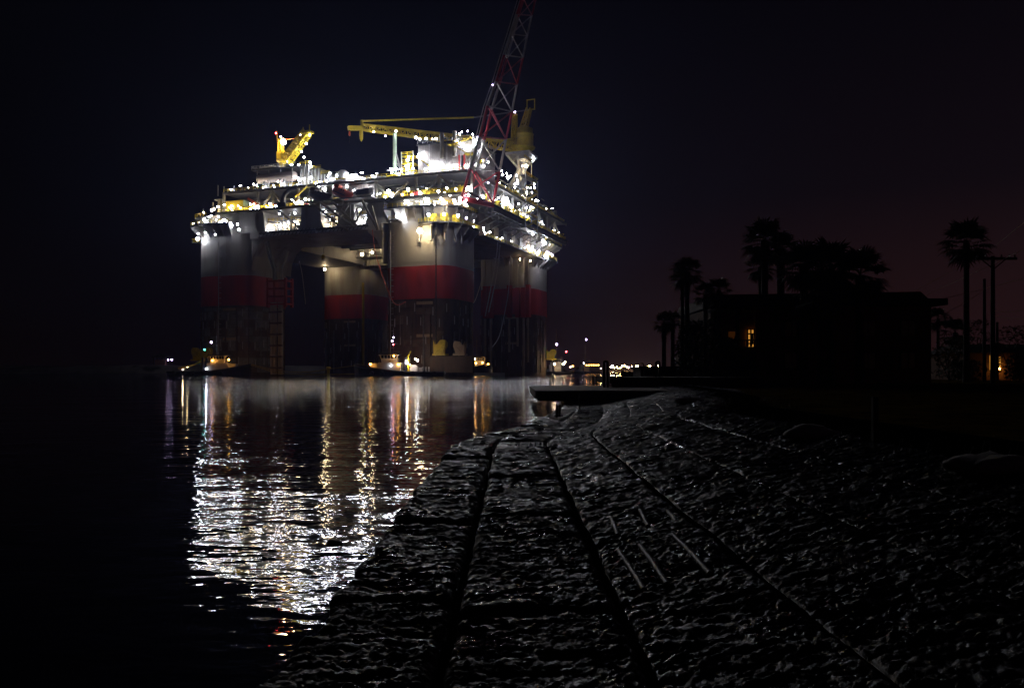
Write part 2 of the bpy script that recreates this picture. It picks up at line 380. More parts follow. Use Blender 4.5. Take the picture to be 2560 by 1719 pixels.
# haunches where the columns flare into the beam
for x, s_ in ((-HW, -1), (-SX + HW, 1)):
    m1 = MB(); prof = [(x, 41.5), (x + s_ * .8, 47), (x + s_ * 3.2, 51), (x + s_ * 6.5, Z_BOT), (x, Z_BOT)]
    m1.loft([[(a, y, z) for a, z in prof] for y in (-HW + 1.2, HW - 1)]); m1.build('haunch', M['white'], rig)
    m1 = MB(); prof = [(x, Z_BOT), (x + s_ * 7.5, Z_BOT + .02), (x + s_ * 6.6, 58), (x + s_ * 6.0, Z_D1 - .8), (x, Z_D1 - .8)]
    m1.loft([[(a, y, z) for a, z in prof] for y in (-HW + .6, HW - 1)]); m1.build('node_wall', M['white'], rig)
# lit openings of the front beam: sloped walkway with ribs, bulkheads, floor, back wall
sl = MB(); xa, xb = -SX + HW + 5, -HW - 5
sl.add([(xa, -HW - 1.6, Z_BOT + .2), (xb, -HW - 1.6, Z_BOT + .2), (xb, -HW + .6, 56.1), (xa, -HW + .6, 56.1)], [(0, 1, 2, 3)])
sl.add([(xa, -HW - 1.6, Z_BOT + .2), (xb, -HW - 1.6, Z_BOT + .2), (xb, -HW + .3, Z_BOT), (xa, -HW + .3, Z_BOT)], [(3, 2, 1, 0)])
sl.build('sloped_walkway', M['white'], rig)
for k in range(29):
    x = xa + (xb - xa) * (k + .5) / 29
    MB().bar((x, -HW - 1.75, Z_BOT + .35), (x, -HW + .5, 56.3), .22, .22).build('walkway_rib', M['dark'], rig)
MB().bar((xa, -HW - .6, 55.2), (xb, -HW - .6, 55.2), .3, .45).build('walkway_stringer', M['dark'], rig)
for (pa, pb, m_) in ((596, 638, 'white'), (752, 801, 'white'), (846, 884, 'steel'), (936, 960, 'white')):
    x0 = Fp(pa, 560, -HW).x; x1 = Fp(pb, 560, -HW).x
    m1 = MB(); m1.loft([[(x0 - f_, y, z), (x1 + f_, y, z), (x1 + f_, y1_, z), (x0 - f_, y1_, z)] for z, f_, y, y1_ in ((56.0, 1.2, -HW + .4, -2), (58.2, .1, -HW + .2, -2), (Z_D1 - .8, -.1, -HW + .2, -2))])
    m1.build('bulkhead', M[m_], rig)
beam(-SX + HW + 6, -HW - 6, -2.2, -1.9, 56.0, Z_D1 - .8, 'steel', 'back_wall')
rng = random.Random(5)
openings = [(638, 752, 14), (801, 846, 6), (884, 936, 7)]
for pa, pb, nlp in openings:
    xs0 = Fp(pa, 560, -HW).x; xs1 = Fp(pb, 560, -HW).x
    pw = MB()
    for k in range(int((xs1 - xs0) * 1.0)):
        x = rng.uniform(xs0, xs1); y = rng.uniform(-12.5, -4); r_ = rng.choice((.12, .18, .28, .4))
        pw.tube([(x, y, 56), (x, y, rng.uniform(58.5, 63.8))], r_, 6)
    for k in range(int((xs1 - xs0) * .5)):
        x = rng.uniform(xs0, xs1 - 3); y = rng.uniform(-12.5, -4); z = rng.uniform(56.6, 63); pw.tube([(x, y, z), (min(xs1, x + rng.uniform(3, 9)), y, z)], rng.choice((.12, .2, .3)), 6)
    pw.build('pipework', M['pipe'], rig)['kind'] = 'stuff'
    for k in range(max(2, int((xs1 - xs0) / 5))):
        x = xs0 + (k + .5) * (xs1 - xs0) / max(2, int((xs1 - xs0) / 5)); y = rng.uniform(-9, -5); h = rng.uniform(2, 4.5)
        MB().lathe((x, y, 56), [(1.15, 0), (1.2, .3), (1.2, h), (.8, h + .6), (.2, h + .8)]).build('pressure_vessel', M['pipe'], rig)
    # half-height handrail and a mezzanine grating
    MB().box(xs0, xs1, -11, -8, 60.1, 60.3).build('mezzanine', M['dark'], rig)
    railing([Vector((xs0, -11, 60.3)), Vector((xs1, -11, 60.3))], 1.1)
    # diagonal bracing of the opening
    if pb - pa > 60:
        MB().tube([(xs1 - 11, -HW + .8, Z_D1 - .8), (xs1 - .5, -HW + .8, 56.4)], .4, 6).build('brace', M['steel'], rig)

# ---- decks
d1 = MB().box(-87.5, 22, -15.2, 103, Z_D1 - .8, Z_D1)
d1.build('main_deck', M['dark'], rig)
MB().box(-87.5, 13.5, -15.6, -15.2, Z_D1 - .9, Z_D1 + .1).build('deck_edge_girder', M['steel'], rig)
g = MB()
for k in range(13): g.box(13.8, 21.8, 12 + k * 7, 12.5 + k * 7, Z_D1 - 2.3, Z_D1 - .8)
for xx in (16, 19, 21.5): g.box(xx, xx + .4, 8, 100, Z_D1 - 2.6, Z_D1 - .8)
for k in range(12): g.tube([(14, 12 + k * 7, 58.5), (21, 15.5 + k * 7, Z_D1 - 1.6)], .25, 5)
g.build('overhang_girders', M['steel'], rig)
MB().box(-85, 22, -14.2, 100, Z_D2 - .6, Z_D2).build('upper_deck', M['dark'], rig)
MB().box(-85, 22.2, -14.5, -14.2, Z_D2 - 1.0, Z_D2 + .05).build('deck_edge_girder', M['steel'], rig)
MB().box(22, 22.3, -14.2, 100, Z_D2 - 1.0, Z_D2 + .05).build('deck_edge_girder', M['steel'], rig)
# right-hand wall between hull and main deck, walkway along it, doors
wk = MB().box(HW, 18.2, 9, S - 9, 52.7, 53.1); wk.build('side_walkway', M['dark'], rig)
railing([Vector((18.1, 10, 53.1)), Vector((18.1, 76, 53.1))])
for k in range(6): MB().box(13.45, 13.75, 20 + k * 9.5, 24 + k * 9.5, 53.4, 60).build('wall_panel', M['tan' if k % 2 else 'steel'], rig)

# ---- trusses between the decks (front), seen as pale posts and K braces
def truss(pts, y0, r=.5, m='steel'):
    for (a, b_) in pts: MB().tube([Fp(a[0], a[1], y0), Fp(b_[0], b_[1], y0)], r, 8).build('brace', M[m], rig)
for p in (560, 645, 683, 745, 812, 870, 940, 1040, 1098, 1180):
    x = Fp(p, 500, -12.8).x
    MB().box(x - .45, x + .45, -13.2, -12.3, Z_D1, Z_D2 - .6).build('deck_post', M['steel'], rig)
truss([((683, 478), (660, 512)), ((683, 478), (706, 510)), ((812, 466), (770, 508)), ((1098, 440), (1058, 490)), ((1100, 440), (1140, 480)),
       ((940, 458), (970, 492)), ((870, 465), (905, 497)), ((1020, 455), (985, 490))], -12.8)
for k in range(9):
    y = 0 + k * 11
    MB().box(19.4, 20.2, y, y + .9, Z_D1, Z_D2 - .6).build('deck_post', M['white'], rig)
    if k % 2 == 0: MB().tube([(19.8, y, Z_D2 - .8), (19.8, y + 11, Z_D1 + .2)], .4, 7).build('brace', M['steel'], rig)
    else: MB().tube([(19.8, y, Z_D1 + .2), (19.8, y + 11, Z_D2 - .8)], .4, 7).build('brace', M['steel'], rig)
# process equipment between and on the decks
def clutter(x0, x1, y0, y1, z0, z1, nv, nh, nb, seed, m='steel', axis='x'):
    g_ = random.Random(seed); mb = MB()
    for k in range(nv):
        x, y = g_.uniform(x0, x1), g_.uniform(y0, y1); mb.tube([(x, y, z0), (x, y, z0 + (z1 - z0) * g_.uniform(.4, 1))], g_.choice((.12, .2, .3)), 5)
    for k in range(nh):
        x, y, z = g_.uniform(x0, x1), g_.uniform(y0, y1), g_.uniform(z0 + .3, z1)
        l = g_.uniform(3, 14)
        if axis == 'x': mb.tube([(x, y, z), (min(x1, x + l), y, z)], g_.choice((.14, .22, .32)), 5)
        else: mb.tube([(x, y, z), (x, min(y1, y + l), z)], g_.choice((.14, .22, .32)), 5)
    for k in range(nb):
        x, y = g_.uniform(x0, x1 - 2), g_.uniform(y0, y1 - 2); w_, d_, h_ = g_.uniform(1, 3.4), g_.uniform(1, 2.5), (z1 - z0) * g_.uniform(.25, .8)
        mb.box(x, x + w_, y, y + d_, z0, z0 + h_)
    o = mb.build('process_piping', M[m], rig); o['kind'] = 'stuff'; return o
clutter(-84, 13, -10, 4, Z_D1, Z_D2 - .6, 70, 90, 26, 1)
clutter(8, 19, 0, 96, Z_D1, Z_D2 - .6, 60, 80, 26, 2, axis='y')
clutter(-48, -3, -12, 8, Z_D2, Z_D2 + 3.2, 44, 36, 22, 3, 'pipe')
clutter(4, 21, 10, 96, Z_D2, Z_D2 + 5.5, 60, 60, 30, 4, 'steel', 'y')
clutter(-84, -30, -14.3, -10, Z_D1, Z_D1 + 2.6, 24, 14, 16, 31, 'yellow')
clutter(-16, 20, -14.3, -11, Z_D1, Z_D1 + 3.0, 30, 16, 16, 32, 'yellow')
clutter(-50, 0, -13, -6, Z_D2, Z_D2 + 2.0, 20, 12, 10, 33, 'yellow')
clutter(17, 21.5, 0, 98, Z_D1, Z_D1 + 3.2, 34, 20, 18, 34, 'yellow', 'y')
clutter(12, 20, 30, 96, Z_D2, Z_D2 + 4, 20, 14, 12, 35, 'yellow', 'y')
clutter(-84, -52, -11, 6, Z_D2, Z_D2 + 2.2, 26, 20, 10, 6, 'pipe')
clutter(-55, -30, -6, 10, Z_D2 + 3, Z_D2 + 7, 20, 26, 8, 7, 'steel')
MB().box(-86, 12, 4, 4.3, Z_D1, Z_D2 - .6).build('back_wall', M['dark'], rig)
MB().box(9, 9.3, 4.3, 98, Z_D1, Z_D2 - .6).build('back_wall', M['dark'], rig)
# grey equipment house under the upper deck, with its panels
e0 = Fp(850, 500, -12).x; e1 = Fp(935, 500, -12).x
MB().box(e0, e1, -11.6, -4, Z_D1 + 1.4, Z_D2 - 1).build('equipment_house', M['steel'], rig)
for k in range(6):
    w_ = (e1 - e0) / 6
    MB().box(e0 + k * w_ + .1, e0 + (k + 1) * w_ - .1, -11.75, -11.6, Z_D1 + 1.5, Z_D2 - 1.2).build('panel', M['panel'], rig)
# railings along the deck edges
railing([Vector((-87, -15.1, Z_D1)), Vector((-60, -15.1, Z_D1))]); railing([Vector((-58, -15.1, Z_D1)), Vector((-18, -15.1, Z_D1))])
railing([Vector((-84.8, -14, Z_D2)), Vector((-50, -14, Z_D2))]); railing([Vector((-28, -14, Z_D2)), Vector((21.8, -14, Z_D2)), Vector((21.8, 98, Z_D2))])
railing([Vector((21.8, 8, Z_D1)), Vector((21.8, 100, Z_D1))])
# yellow switch house on the main deck
h0 = Fp(563, 520, -11).x; h1 = Fp(608, 520, -11).x; h2 = Fp(632, 520, -11).x
MB().box(h0, h1, -11, -5, Z_D1, Z_D1 + 5.2).build('switch_house', M['yellow'], rig)
MB().loft([[(h1, -11, Z_D1), (h1, -11, Z_D1 + 5.2), (h2, -11, Z_D1)], [(h1, -5, Z_D1), (h1, -5, Z_D1 + 5.2), (h2, -5, Z_D1)]]).build('stair_enclosure', M['green'], rig)
for k in range(8): MB().box(h0 + .2, h1 - .2, -11.16, -11, Z_D1 + .3 + k * .6, Z_D1 + .72 + k * .6).build('cladding_board', M['yellow'], rig)
MB().box(Fp(593, 520, -11.3).x, Fp(599, 520, -11.3).x, -11.6, -11.2, Z_D1 + .6, Z_D1 + 1.8).build('fire_cabinet', M['red'], rig)
q = [Fp(620, 496, -14), Fp(643, 512, -14)]
MB().bar(q[0], q[1], .5, .8).build('gangway', M['orange'], rig)
for p in (690, 768, 1045, 1036): MB().box(Fp(p, 516, -14).x - .8, Fp(p, 516, -14).x + .8, -14.4, -13.4, Z_D1 + .2, Z_D1 + 1.6).build('fire_cabinet', M['red'], rig)
# beige tank on saddles with its own deck
ta, tb = Fp(645, 442, -11), Fp(741, 440, -11)
tk = MB(); zc = 77.2
tk.loft([[(x, -11 + r_ * math.cos(a), zc + r_ * math.sin(a)) for a in [2 * math.pi * k / 20 for k in range(20)]] for x, r_ in ((ta.x, .6), (ta.x + .3, 1.5), (ta.x + 1, 1.9), (tb.x - 1, 1.9), (tb.x - .3, 1.5), (tb.x, .6))], smooth=True)
tko = tk.build('storage_tank', M['beige'], rig)
for x in (ta.x + 3.4, tb.x - 5): MB().box(x, x + .9, -12.6, -9.4, Z_D2, 75.9).build('saddle', M['pipe'], tko)
MB().box(ta.x + 3, tb.x - 3, -12.9, -12.7, zc - .02, zc + .02).build('seam', M['beige'], tko)
tp = MB().box(ta.x - .8, tb.x + 2, -14, -2, 80.0, 80.5); tp.build('tank_deck', M['dark'], rig)
for k in range(4): MB().tube([(ta.x + 1 + k * 5.4, -12.6, Z_D2), (ta.x + 1 + k * 5.4, -12.6, 80)], .22, 6).build('deck_post', M['white'], rig)
railing([Vector((ta.x - .7, -4, 80.5)), Vector((ta.x - .7, -13.9, 80.5)), Vector((tb.x + 1.9, -13.9, 80.5))], m='pipe')
clutter(ta.x, tb.x, -12, -3, 80.5, 82.5, 24, 10, 10, 8, 'pipe')
# stepped module right of the tank
mx0 = Fp(747, 420, -10).x
for (pa, pb, yt) in ((748, 775, 404), (775, 800, 415), (800, 822, 428)):
    x0, x1 = Fp(pa, yt, -10).x, Fp(pb, yt, -10).x; zt = Fp(pa, yt, -10).z
    MB().box(x0, x1 - .05, -9.5, 4, Z_D2, zt - 1.2).build('module', M['steel'], rig)
    railing([Vector((x0, -9.4, zt - 1.2)), Vector((x1, -9.4, zt - 1.2))])
    for k in range(3):
        x = x0 + (k + .5) * (x1 - x0) / 3
        MB().box(x - .2, x + .2, -10, -9.5, Z_D2, zt - 1.3).build('deck_post', M['pipe'], rig)
for (p, yt, w) in ((858, 432, 4.5), (900, 442, 1.2), (842, 436, 1.2), (825, 432, 1.4)):
    c_ = Fp(p, yt, -9); MB().lathe((c_.x, c_.y, Z_D2), [(w / 2, 0), (w / 2, c_.z - Z_D2), (w / 4, c_.z - Z_D2 + w / 5)]).build('vent_stack', M['pipe'], rig)
# green boom-rest post with brace
pt = Fp(987, 334, -9); pbm = Fp(987, 440, -9)
MB().tube([(pt.x, -9, Z_D2), (pt.x, -9, pt.z)], .75, 10).build('boom_rest', M['green'], rig)
MB().tube([(pt.x, -9, Z_D2 + 11), (Fp(1010, 436, -9).x, -9, Z_D2)], .35, 7).build('brace', M['pipe'], rig)
MB().tube([(pt.x, -9, Z_D2 + 7), (pt.x + 3, 0, Z_D2)], .3, 7).build('brace', M['pipe'], rig)
# stair tower left of the quarters
a_, b_ = Fp(1007, 384, -9), Fp(1036, 384, -9)
for k in range(4):
    z = Z_D2 + k * 2.7
    MB().box(a_.x, b_.x, -10, -5, z, z + .25).build('stair_landing', M['yellow'], rig)
    railing([Vector((a_.x, -10, z + .25)), Vector((b_.x, -10, z + .25))])
    if k < 3: MB().bar((a_.x + .6, -9.2, z + .2), (b_.x - .6, -9.2, z + 2.8), 1.0, .25).build('stair_flight', M['yellow'], rig)
for x in (a_.x, b_.x):
    for y in (-10, -5): MB().box(x - .16, x + .16, y - .16, y + .16, Z_D2, Z_D2 + 9.8).build('deck_post', M['pipe'], rig)
# living quarters: core, cladding panels, roof, stacks, doors, stairs
qx0, qx1, qy0, qy1, qz = 0.3, 22.0, -11.5, 9, 83.4
q_ = MB().box(qx0, qx1, qy0, qy1, Z_D2, qz).build('living_quarters', M['panel'], rig)
for r_ in range(2):
    for k in range(8):
        w_ = (qx1 - qx0) / 8; z0, z1 = (Z_D2 + .2, 77.6) if r_ == 0 else (77.85, qz - .2)
        MB().box(qx0 + k * w_ + .09, qx0 + (k + 1) * w_ - .09, qy0 - .16, qy0, z0, z1).build('cladding_panel', M['panel'], q_)
    for k in range(7):
        w_ = (qy1 - qy0) / 7
        MB().box(qx1, qx1 + .16, qy0 + k * w_ + .09, qy0 + (k + 1) * w_ - .09, z0, z1).build('cladding_panel', M['panel'], q_)
MB().box(qx0 - .5, qx1 + .5, qy0 - .5, qy1 + .4, qz, qz + .5).build('roof', M['dark'], q_)
for x in (10.2, 15.2): MB().tube([(x, qy0 - .8, 78), (x, qy0 - .8, qz + 3.6)], .75, 10).build('exhaust_stack', M['steel'], q_)
for x in (5, 12, 17.5): MB().tube([(x, qy0 - .5, Z_D2), (x, qy0 - .5, qz)], .14, 5).build('downpipe', M['pipe'], q_)
for x in (16.6, 18.6): MB().box(x, x + .5, qy0 - .6, qy0 - .16, Z_D2, 78.5).build('door_frame', M['red'], q_)
MB().box(17.1, 18.6, qy0 - .3, qy0 - .16, Z_D2, 78.3).build('door', M['black'], q_)
for (p0, p1) in (((1172, 346), (1131, 361)), ((1131, 363), (1170, 384))):
    A_, B_ = Fp(p0[0], p0[1], -14), Fp(p1[0], p1[1], -14)
    MB().bar(A_, B_, 1.2, .35).build('stair_flight', M['yellow'], q_)
    MB().tube([A_ + Vector((0, 0, 1.1)), B_ + Vector((0, 0, 1.1))], .1, 4).build('stair_rail', M['yellow'], q_)
for (p, y) in ((1131, 362), (1174, 385), (1168, 345)):
    A_ = Fp(p, y, -13); MB().box(A_.x - 1.6, A_.x + 1.6, -14.4, -11.7, A_.z - .15, A_.z + .15).build('stair_landing', M['yellow'], q_)
A_, B_ = Fp(1050, 398, -12.6), Fp(1072, 414, -12.6)
MB().bar(A_, B_, 1.0, .4).build('stair_flight', M['yellow'], q_)
railing([Vector((qx0, qy0 - .4, qz + .5)), Vector((qx1 + .4, qy0 - .4, qz + .5)), Vector((qx1 + .4, qy1, qz + .5))], m='pipe', parent=q_)
clutter(qx0 + 1, qx1 - 1, qy0 + 1, qy1 - 1, qz + .5, qz + 2.6, 30, 10, 12, 9, 'pipe')
# yellow mast platform right of the quarters
A_ = Gp(1206, 402, 23)
MB().lathe((A_.x - 2, A_.y, A_.z - 1), [(1.7, 0), (1.9, .3), (1.9, 1.4)]).build('lookout_cage', M['yellow'], rig)
MB().tube([(A_.x - 2, A_.y, Z_D2), (A_.x - 2, A_.y, A_.z - 1)], .35, 7).build('deck_post', M['yellow'], rig)

# ---- walkway platforms round the columns
def platform_ring(cx, cyy, h0, h1, a0, a1, z, brk=True, m='dark'):
    p = sector(MB(), cx, cyy, h0, h1, a0, a1, z - .45, z).build('column_platform', M[m], rig)
    railing(rail_pts(cx, cyy, h1 - .15, a0, a1, z), parent=p)
    if brk:
        n_ = max(3, int(abs(a1 - a0) / 13))
        for i in range(n_ + 1):
            th = R(a0 + (a1 - a0) * i / n_); c0, c1 = rs(h0 + .05, th), rs(h1 - .3, th)
            t = Vector((-math.sin(th), math.cos(th), 0)) * .16
            P = [Vector((cx + c0[0], cyy + c0[1], z - .45)), Vector((cx + c1[0], cyy + c1[1], z - .45)), Vector((cx + c1[0], cyy + c1[1], z - 1.0)), Vector((cx + c0[0], cyy + c0[1], z - 5.2))]
            MB().loft([[v - t for v in P], [v + t for v in P]]).build('bracket', M['white'], p)
    return p
platform_ring(0, 0, HW, HW + 2.6, -128, 20, 60.9)
platform_ring(0, 0, HW, HW + 4.6, -78, 12, 54.4)
p_ = Fp(988, 550, -16)
MB().box(p_.x - 2.2, p_.x + 1.6, -17, -13.8, p_.z - .4, p_.z).build('column_platform', M['dark'], rig)
railing([Vector((p_.x - 2.2, -16.9, p_.z)), Vector((p_.x + 1.6, -16.9, p_.z))])
platform_ring(-SX, 0, HW, HW + 3.4, -235, -70, 60.2)
platform_ring(-SX, 0, HW, HW + 4.5, -215, -150, 54.6, False)
platform_ring(-SX, 0, HW, HW + 2.0, -240, -110, 63.6, False)
platform_ring(0, S, HW, HW + 4.8, -100, 30, 54.6)
platform_ring(0, S, HW, HW + 6.5, -30, 60, 61.5)
platform_ring(0, S, HW, HW + 2.4, -70, 40, 63.8, False, 'yellow')
# yellow chain winches on the lower platform of the front right column
for th in (-62, -50, -36):
    x, y = rs(HW + 2.2, R(th))
    wn = MB().box(x - .9, x + .9, y - .7, y + .7, 54.4, 56.4)
    wn.tube([(x - 1.3, y, 56.8), (x + 1.3, y, 56.8)], .8, 10); wn.build('chain_winch', M['yellow'], rig)
for th in (-80, -64, -48, -34, -20):
    x, y = rs(HW + 1.0, R(th))
    MB().tube([(x, y, 54.2), (x * 1.01, y * 1.01, 48.0)], .45, 8).build('winch_housing', M['white'], rig)
# anchor chain hanging down the front right column: one ring per link
ch_top = Fp(1090, 565, -HW - 2.6); link = MB()
pts = [(.42 * math.cos(2 * math.pi * k / 10) * .62, 0, .62 * math.sin(2 * math.pi * k / 10)) for k in range(11)]
link.tube(pts, .12, 5, False); lme = link.mesh('chain_link', [M['dark']])
chain = empty('anchor_chain', (ch_top.x, ch_top.y, 0), 0, None, None, parent=rig)
for k in range(46): put('chain_link', lme, chain, (0, 0, 54.2 - k * .95), (0, 0, R(90) * (k % 2)))
# yellow fairleads low on the columns
def fairlead(p, s_=1.0, m_=1, mt='yellow'):
    f_ = MB()
    prof = [(-2.2, 0), (-2.4, 4.9), (-1.7, 3.3), (-.7, 3.5), (.3, 4.8), (1.5, 5.0), (2.4, 4.1), (2.5, 2.8), (1.7, 1.4), (1.5, 0)]
    for dy in (-.9, .7):
        f_.loft([[(p.x + a * s_ * m_, p.y + dy + t, p.z + b * s_) for a, b in (prof if m_ > 0 else prof[::-1])] for t in (-.12, .12)])
    f_.tube([(p.x + 1.1 * s_ * m_, p.y - .9, p.z + 3.3 * s_), (p.x + 1.1 * s_ * m_, p.y + .9, p.z + 3.3 * s_)], .55 * s_, 10)
    f_.bar((p.x - 1.6 * s_ * m_, p.y - 1.1, p.z + .3 * s_), (p.x + 1.8 * s_ * m_, p.y - 1.1, p.z + 3.0 * s_), .3)
    f_.box(p.x - 2.6 * s_, p.x + 2.6 * s_, p.y - 1.2, p.y + 1.2, p.z - .6, p.z)
    return f_.build('fairlead', M[mt], rig)
fairlead(Fp(1101, 884, -HW - 2.0), 1.0); fairlead(Fp(494, 898, -HW - 2), .95, -1); fairlead(Fp(517, 898, -HW - 2), .95); fairlead(Gp(1378, 896, 16), .9)
q0 = Fp(1092, 886, -HW - 1.4)
MB().box(q0.x - 2.6, q0.x + 14, -HW - 1.6, -HW + .2, 1.2, q0.z - .6).build('fairlead_foundation', M['hull'], rig)
fairlead(Fp(1150, 884, -HW - .6), .9, -1, 'tan')  # yellow fairlead in shadow: its shade is put into the tan colour
# red riser frame and buff risers beside the front left column
u0, u1 = Fp(672, 740, -16), Fp(716, 740, -16); zt, zb = Fp(690, 696, -16).z, Fp(690, 768, -16).z
fr = empty('riser_frame', (0, 0, 0), 0, parent=rig)
for x in (u0.x, u1.x):
    for y in (-16.5, -12.5): MB().box(x - .45, x + .45, y - .45, y + .45, zb, zt).build('frame_post', M['red'], fr)
for k in range(4):
    z = zb + 1.2 + (zt - zb - 2.2) * k / 3
    MB().box(u0.x, u1.x, -16.8, -16.2, z - .35, z + .35).build('frame_rail', M['red'], fr)
    MB().box(u1.x - .3, u1.x + .3, -16.2, -12, z - .35, z + .35).build('frame_rail', M['red'], fr)
for p in (680, 688, 699, 704): MB().tube([Fp(p, 756, -14.4), Fp(p, 936, -14.4)], .62, 9).build('riser', M['riser'], rig)
for k in range(6):
    z = 3 + k * 4.3; a_, b_ = Fp(675, 900, -14.4), Fp(707, 900, -14.4)
    MB().box(a_.x, b_.x, -15.3, -13.6, z - .35, z + .35).build('riser_clamp', M['hull'], rig)
MB().tube([Fp(720, 628, -13), Fp(714, 650, -13), Fp(706, 668, -13.5), Fp(704, 700, -14.2)], .55, 8).build('riser', M['white'], rig)
for p in (685, 692): MB().tube([Fp(p, 700, -13), Fp(p - 2, 672, -12), Fp(p - 16, 630, -11), Fp(p - 22, 604, -10)], .5, 7).build('riser', M['steel'], rig)
# buff risers and red guards in front of the rear right column
for p, yb in ((1213, 935), (1227, 935), (1273, 880), (1294, 866), (1309, 938), (1320, 905)):
    a_ = Fp(p, 790, S - HW - 2.2); b_ = Fp(p, yb, S - HW - 2.2)
    MB().tube([(a_.x, a_.y, Z_RED0 - 2), (a_.x, a_.y, max(-1, b_.z))], .55, 8).build('riser', M['riser'], rig)
    MB().box(a_.x - .9, a_.x + .9, a_.y - .8, a_.y + 1.6, Z_RED0 - 1.6, Z_RED1 + rnd.choice((0, 1.2))).build('riser_guard', M['red'], rig)
    MB().tube([(a_.x, a_.y, Z_RED1), (a_.x, a_.y, 52.5)], .3, 7).build('riser', M['white'], rig)
for k in range(5):
    a_, b_ = Fp(1211, 900, S - HW - 2.2), Fp(1229, 900, S - HW - 2.2)
    MB().box(a_.x, b_.x, a_.y - .3, a_.y + .3, 4 + k * 4.4, 4.4 + k * 4.4).build('riser_clamp', M['hull'], rig)
# long yellow caisson in front of the rear middle column
a_ = Fp(908, 740, S - HW - 1.5)
MB().tube([(a_.x, a_.y, -1), (a_.x, a_.y, 45)], .6, 8).build('caisson', M['yellow'], rig)
# lit work platform hanging under the deck
a_, b_ = Fp(890, 640, 58), Fp(978, 632, 58)
pf = MB().box(a_.x, b_.x, 58, 66, a_.z - 1, a_.z - .6).build('work_platform', M['pipe'], rig)
railing([Vector((a_.x, 58, a_.z - .6)), Vector((b_.x, 58, a_.z - .6))], parent=pf, m='pipe')
MB().box(a_.x + 4, b_.x, 58.5, 66, a_.z - 6.0, a_.z - 5.6).build('work_platform', M['pipe'], rig)
for k in range(4): MB().tube([(a_.x + 3 + k * 3, 60, a_.z - 5.8), (a_.x + 3 + k * 3, 60, 58.8)], .2, 5).build('hanger', M['pipe'], rig)
MB().box(a_.x + 8, b_.x, 58.5, 58.9, a_.z - 4.2, a_.z - 3.9).build('work_rail', M['pipe'], rig)
# crane pedestal frame at the right side, its braces, and the stair tower beside it
PC = Gp(1304, 450, 18); PC.z = 0
for dx, dy in ((-1.1, -1.1), (1.1, -1.1), (1.1, 1.1), (-1.1, 1.1)):
    MB().tube([(PC.x + dx, PC.y + dy, 66), (PC.x + dx, PC.y + dy, 93)], .75, 9).build('pedestal_leg', M['pipe'], rig)
zt = 94.0
for sx, sy in ((-1, -1), (1, -1), (1, 1), (-1, 1)):
    MB().tube([(PC.x + sx * 1.1, PC.y + sy * 1.1, 87.5), (PC.x + sx * 5, PC.y + sy * 5, 92.8)], .5, 7).build('head_strut', M['pipe'], rig)
    MB().tube([(PC.x + sx * 1.1, PC.y + sy * 1.1, 92.8), (PC.x + sx * 3, PC.y + sy * 3, 90.2)], .3, 6).build('head_strut', M['pipe'], rig)
MB().box(PC.x - 5.4, PC.x + 5.4, PC.y - 5.4, PC.y + 5.4, 92.7, 93.6).build('pedestal_head', M['pipe'], rig)
MB().tube([(PC.x - .5, PC.y, 88), (PC.x - 3, PC.y - 13, 73)], .9, 8).build('brace', M['pipe'], rig)
MB().tube([(PC.x, PC.y - .8, 86), (PC.x + .3, PC.y - 5, 73)], .7, 8).build('brace', M['pipe'], rig)
for zz, p0, p1 in ((61.0, 1312, 1342), (66.6, 1312, 1342), (72.0, 1312, 1342), (77.5, 1312, 1342), (83, 1312, 1342), (89.4, 1309, 1326)):
    a_, b_ = Gp(p0, 500, 22), Gp(p1, 500, 22)
    fl_ = MB().box(19.6, 22.6, a_.y, b_.y, zz, zz + .3).build('stair_landing', M['pipe'], rig)
    railing([Vector((22.5, a_.y, zz + .3)), Vector((22.5, b_.y, zz + .3))], parent=fl_)
    if zz < 82: MB().bar((22, a_.y + 1.5, zz + .3), (22, b_.y - 1.5, zz + 5.6), 1.2, .5).build('stair_flight', M['yellow'], rig)
for p in (1312, 1327, 1342):
    a_ = Gp(p, 500, 22); MB().box(22.2, 22.5, a_.y - .2, a_.y + .2, 61, 89 if p < 1340 else 83).build('deck_post', M['pipe'], rig)

# ---- lifeboat launch frame (tubes below) and cradles
for a_, b_, r_ in (((793, 500), (884, 567), .45), ((826, 500), (892, 564), .5), ((838, 568), (892, 566), .35), ((800, 500), (800, 528), .3), ((800, 528), (846, 526), .3), ((846, 526), (872, 506), .3),
                   ((845, 552), (872, 512), .3), ((875, 512), (875, 560), .25), ((905, 500), (944, 575), .45), ((893, 520), (878, 560), .3), ((912, 515), (886, 560), .3), ((845, 560), (870, 576), .35), ((772, 502), (845, 560), .4), ((858, 500), (846, 552), .25), ((930, 515), (946, 575), .35)):
    MB().tube([Fp(*a_, -17.5), Fp(*b_, -16.0)], r_, 7).build('launch_strut', M['steel'], rig)
a_, b_ = Fp(768, 500, -18), Fp(935, 500, -18)
MB().box(a_.x, b_.x, -20, -15.2, Z_D1 - .1, Z_D1 + .35).build('launch_deck', M['dark'], rig)
a_, b_ = Fp(884, 492, -17), Fp(933, 492, -17)
MB().loft([[(x, -17 - w, z0_), (x, -17 + w, z0_), (x, -17 + w, z1_), (x, -17 - w, z1_)] for x, w, z0_, z1_ in ((a_.x, .4, 67, 67.6), (a_.x + 2, 1.4, 66, 67.8), (b_.x - 1, 1.4, 66, 68.2), (b_.x, .5, 67, 68.4))]).build('boat_cradle', M['black'], rig)
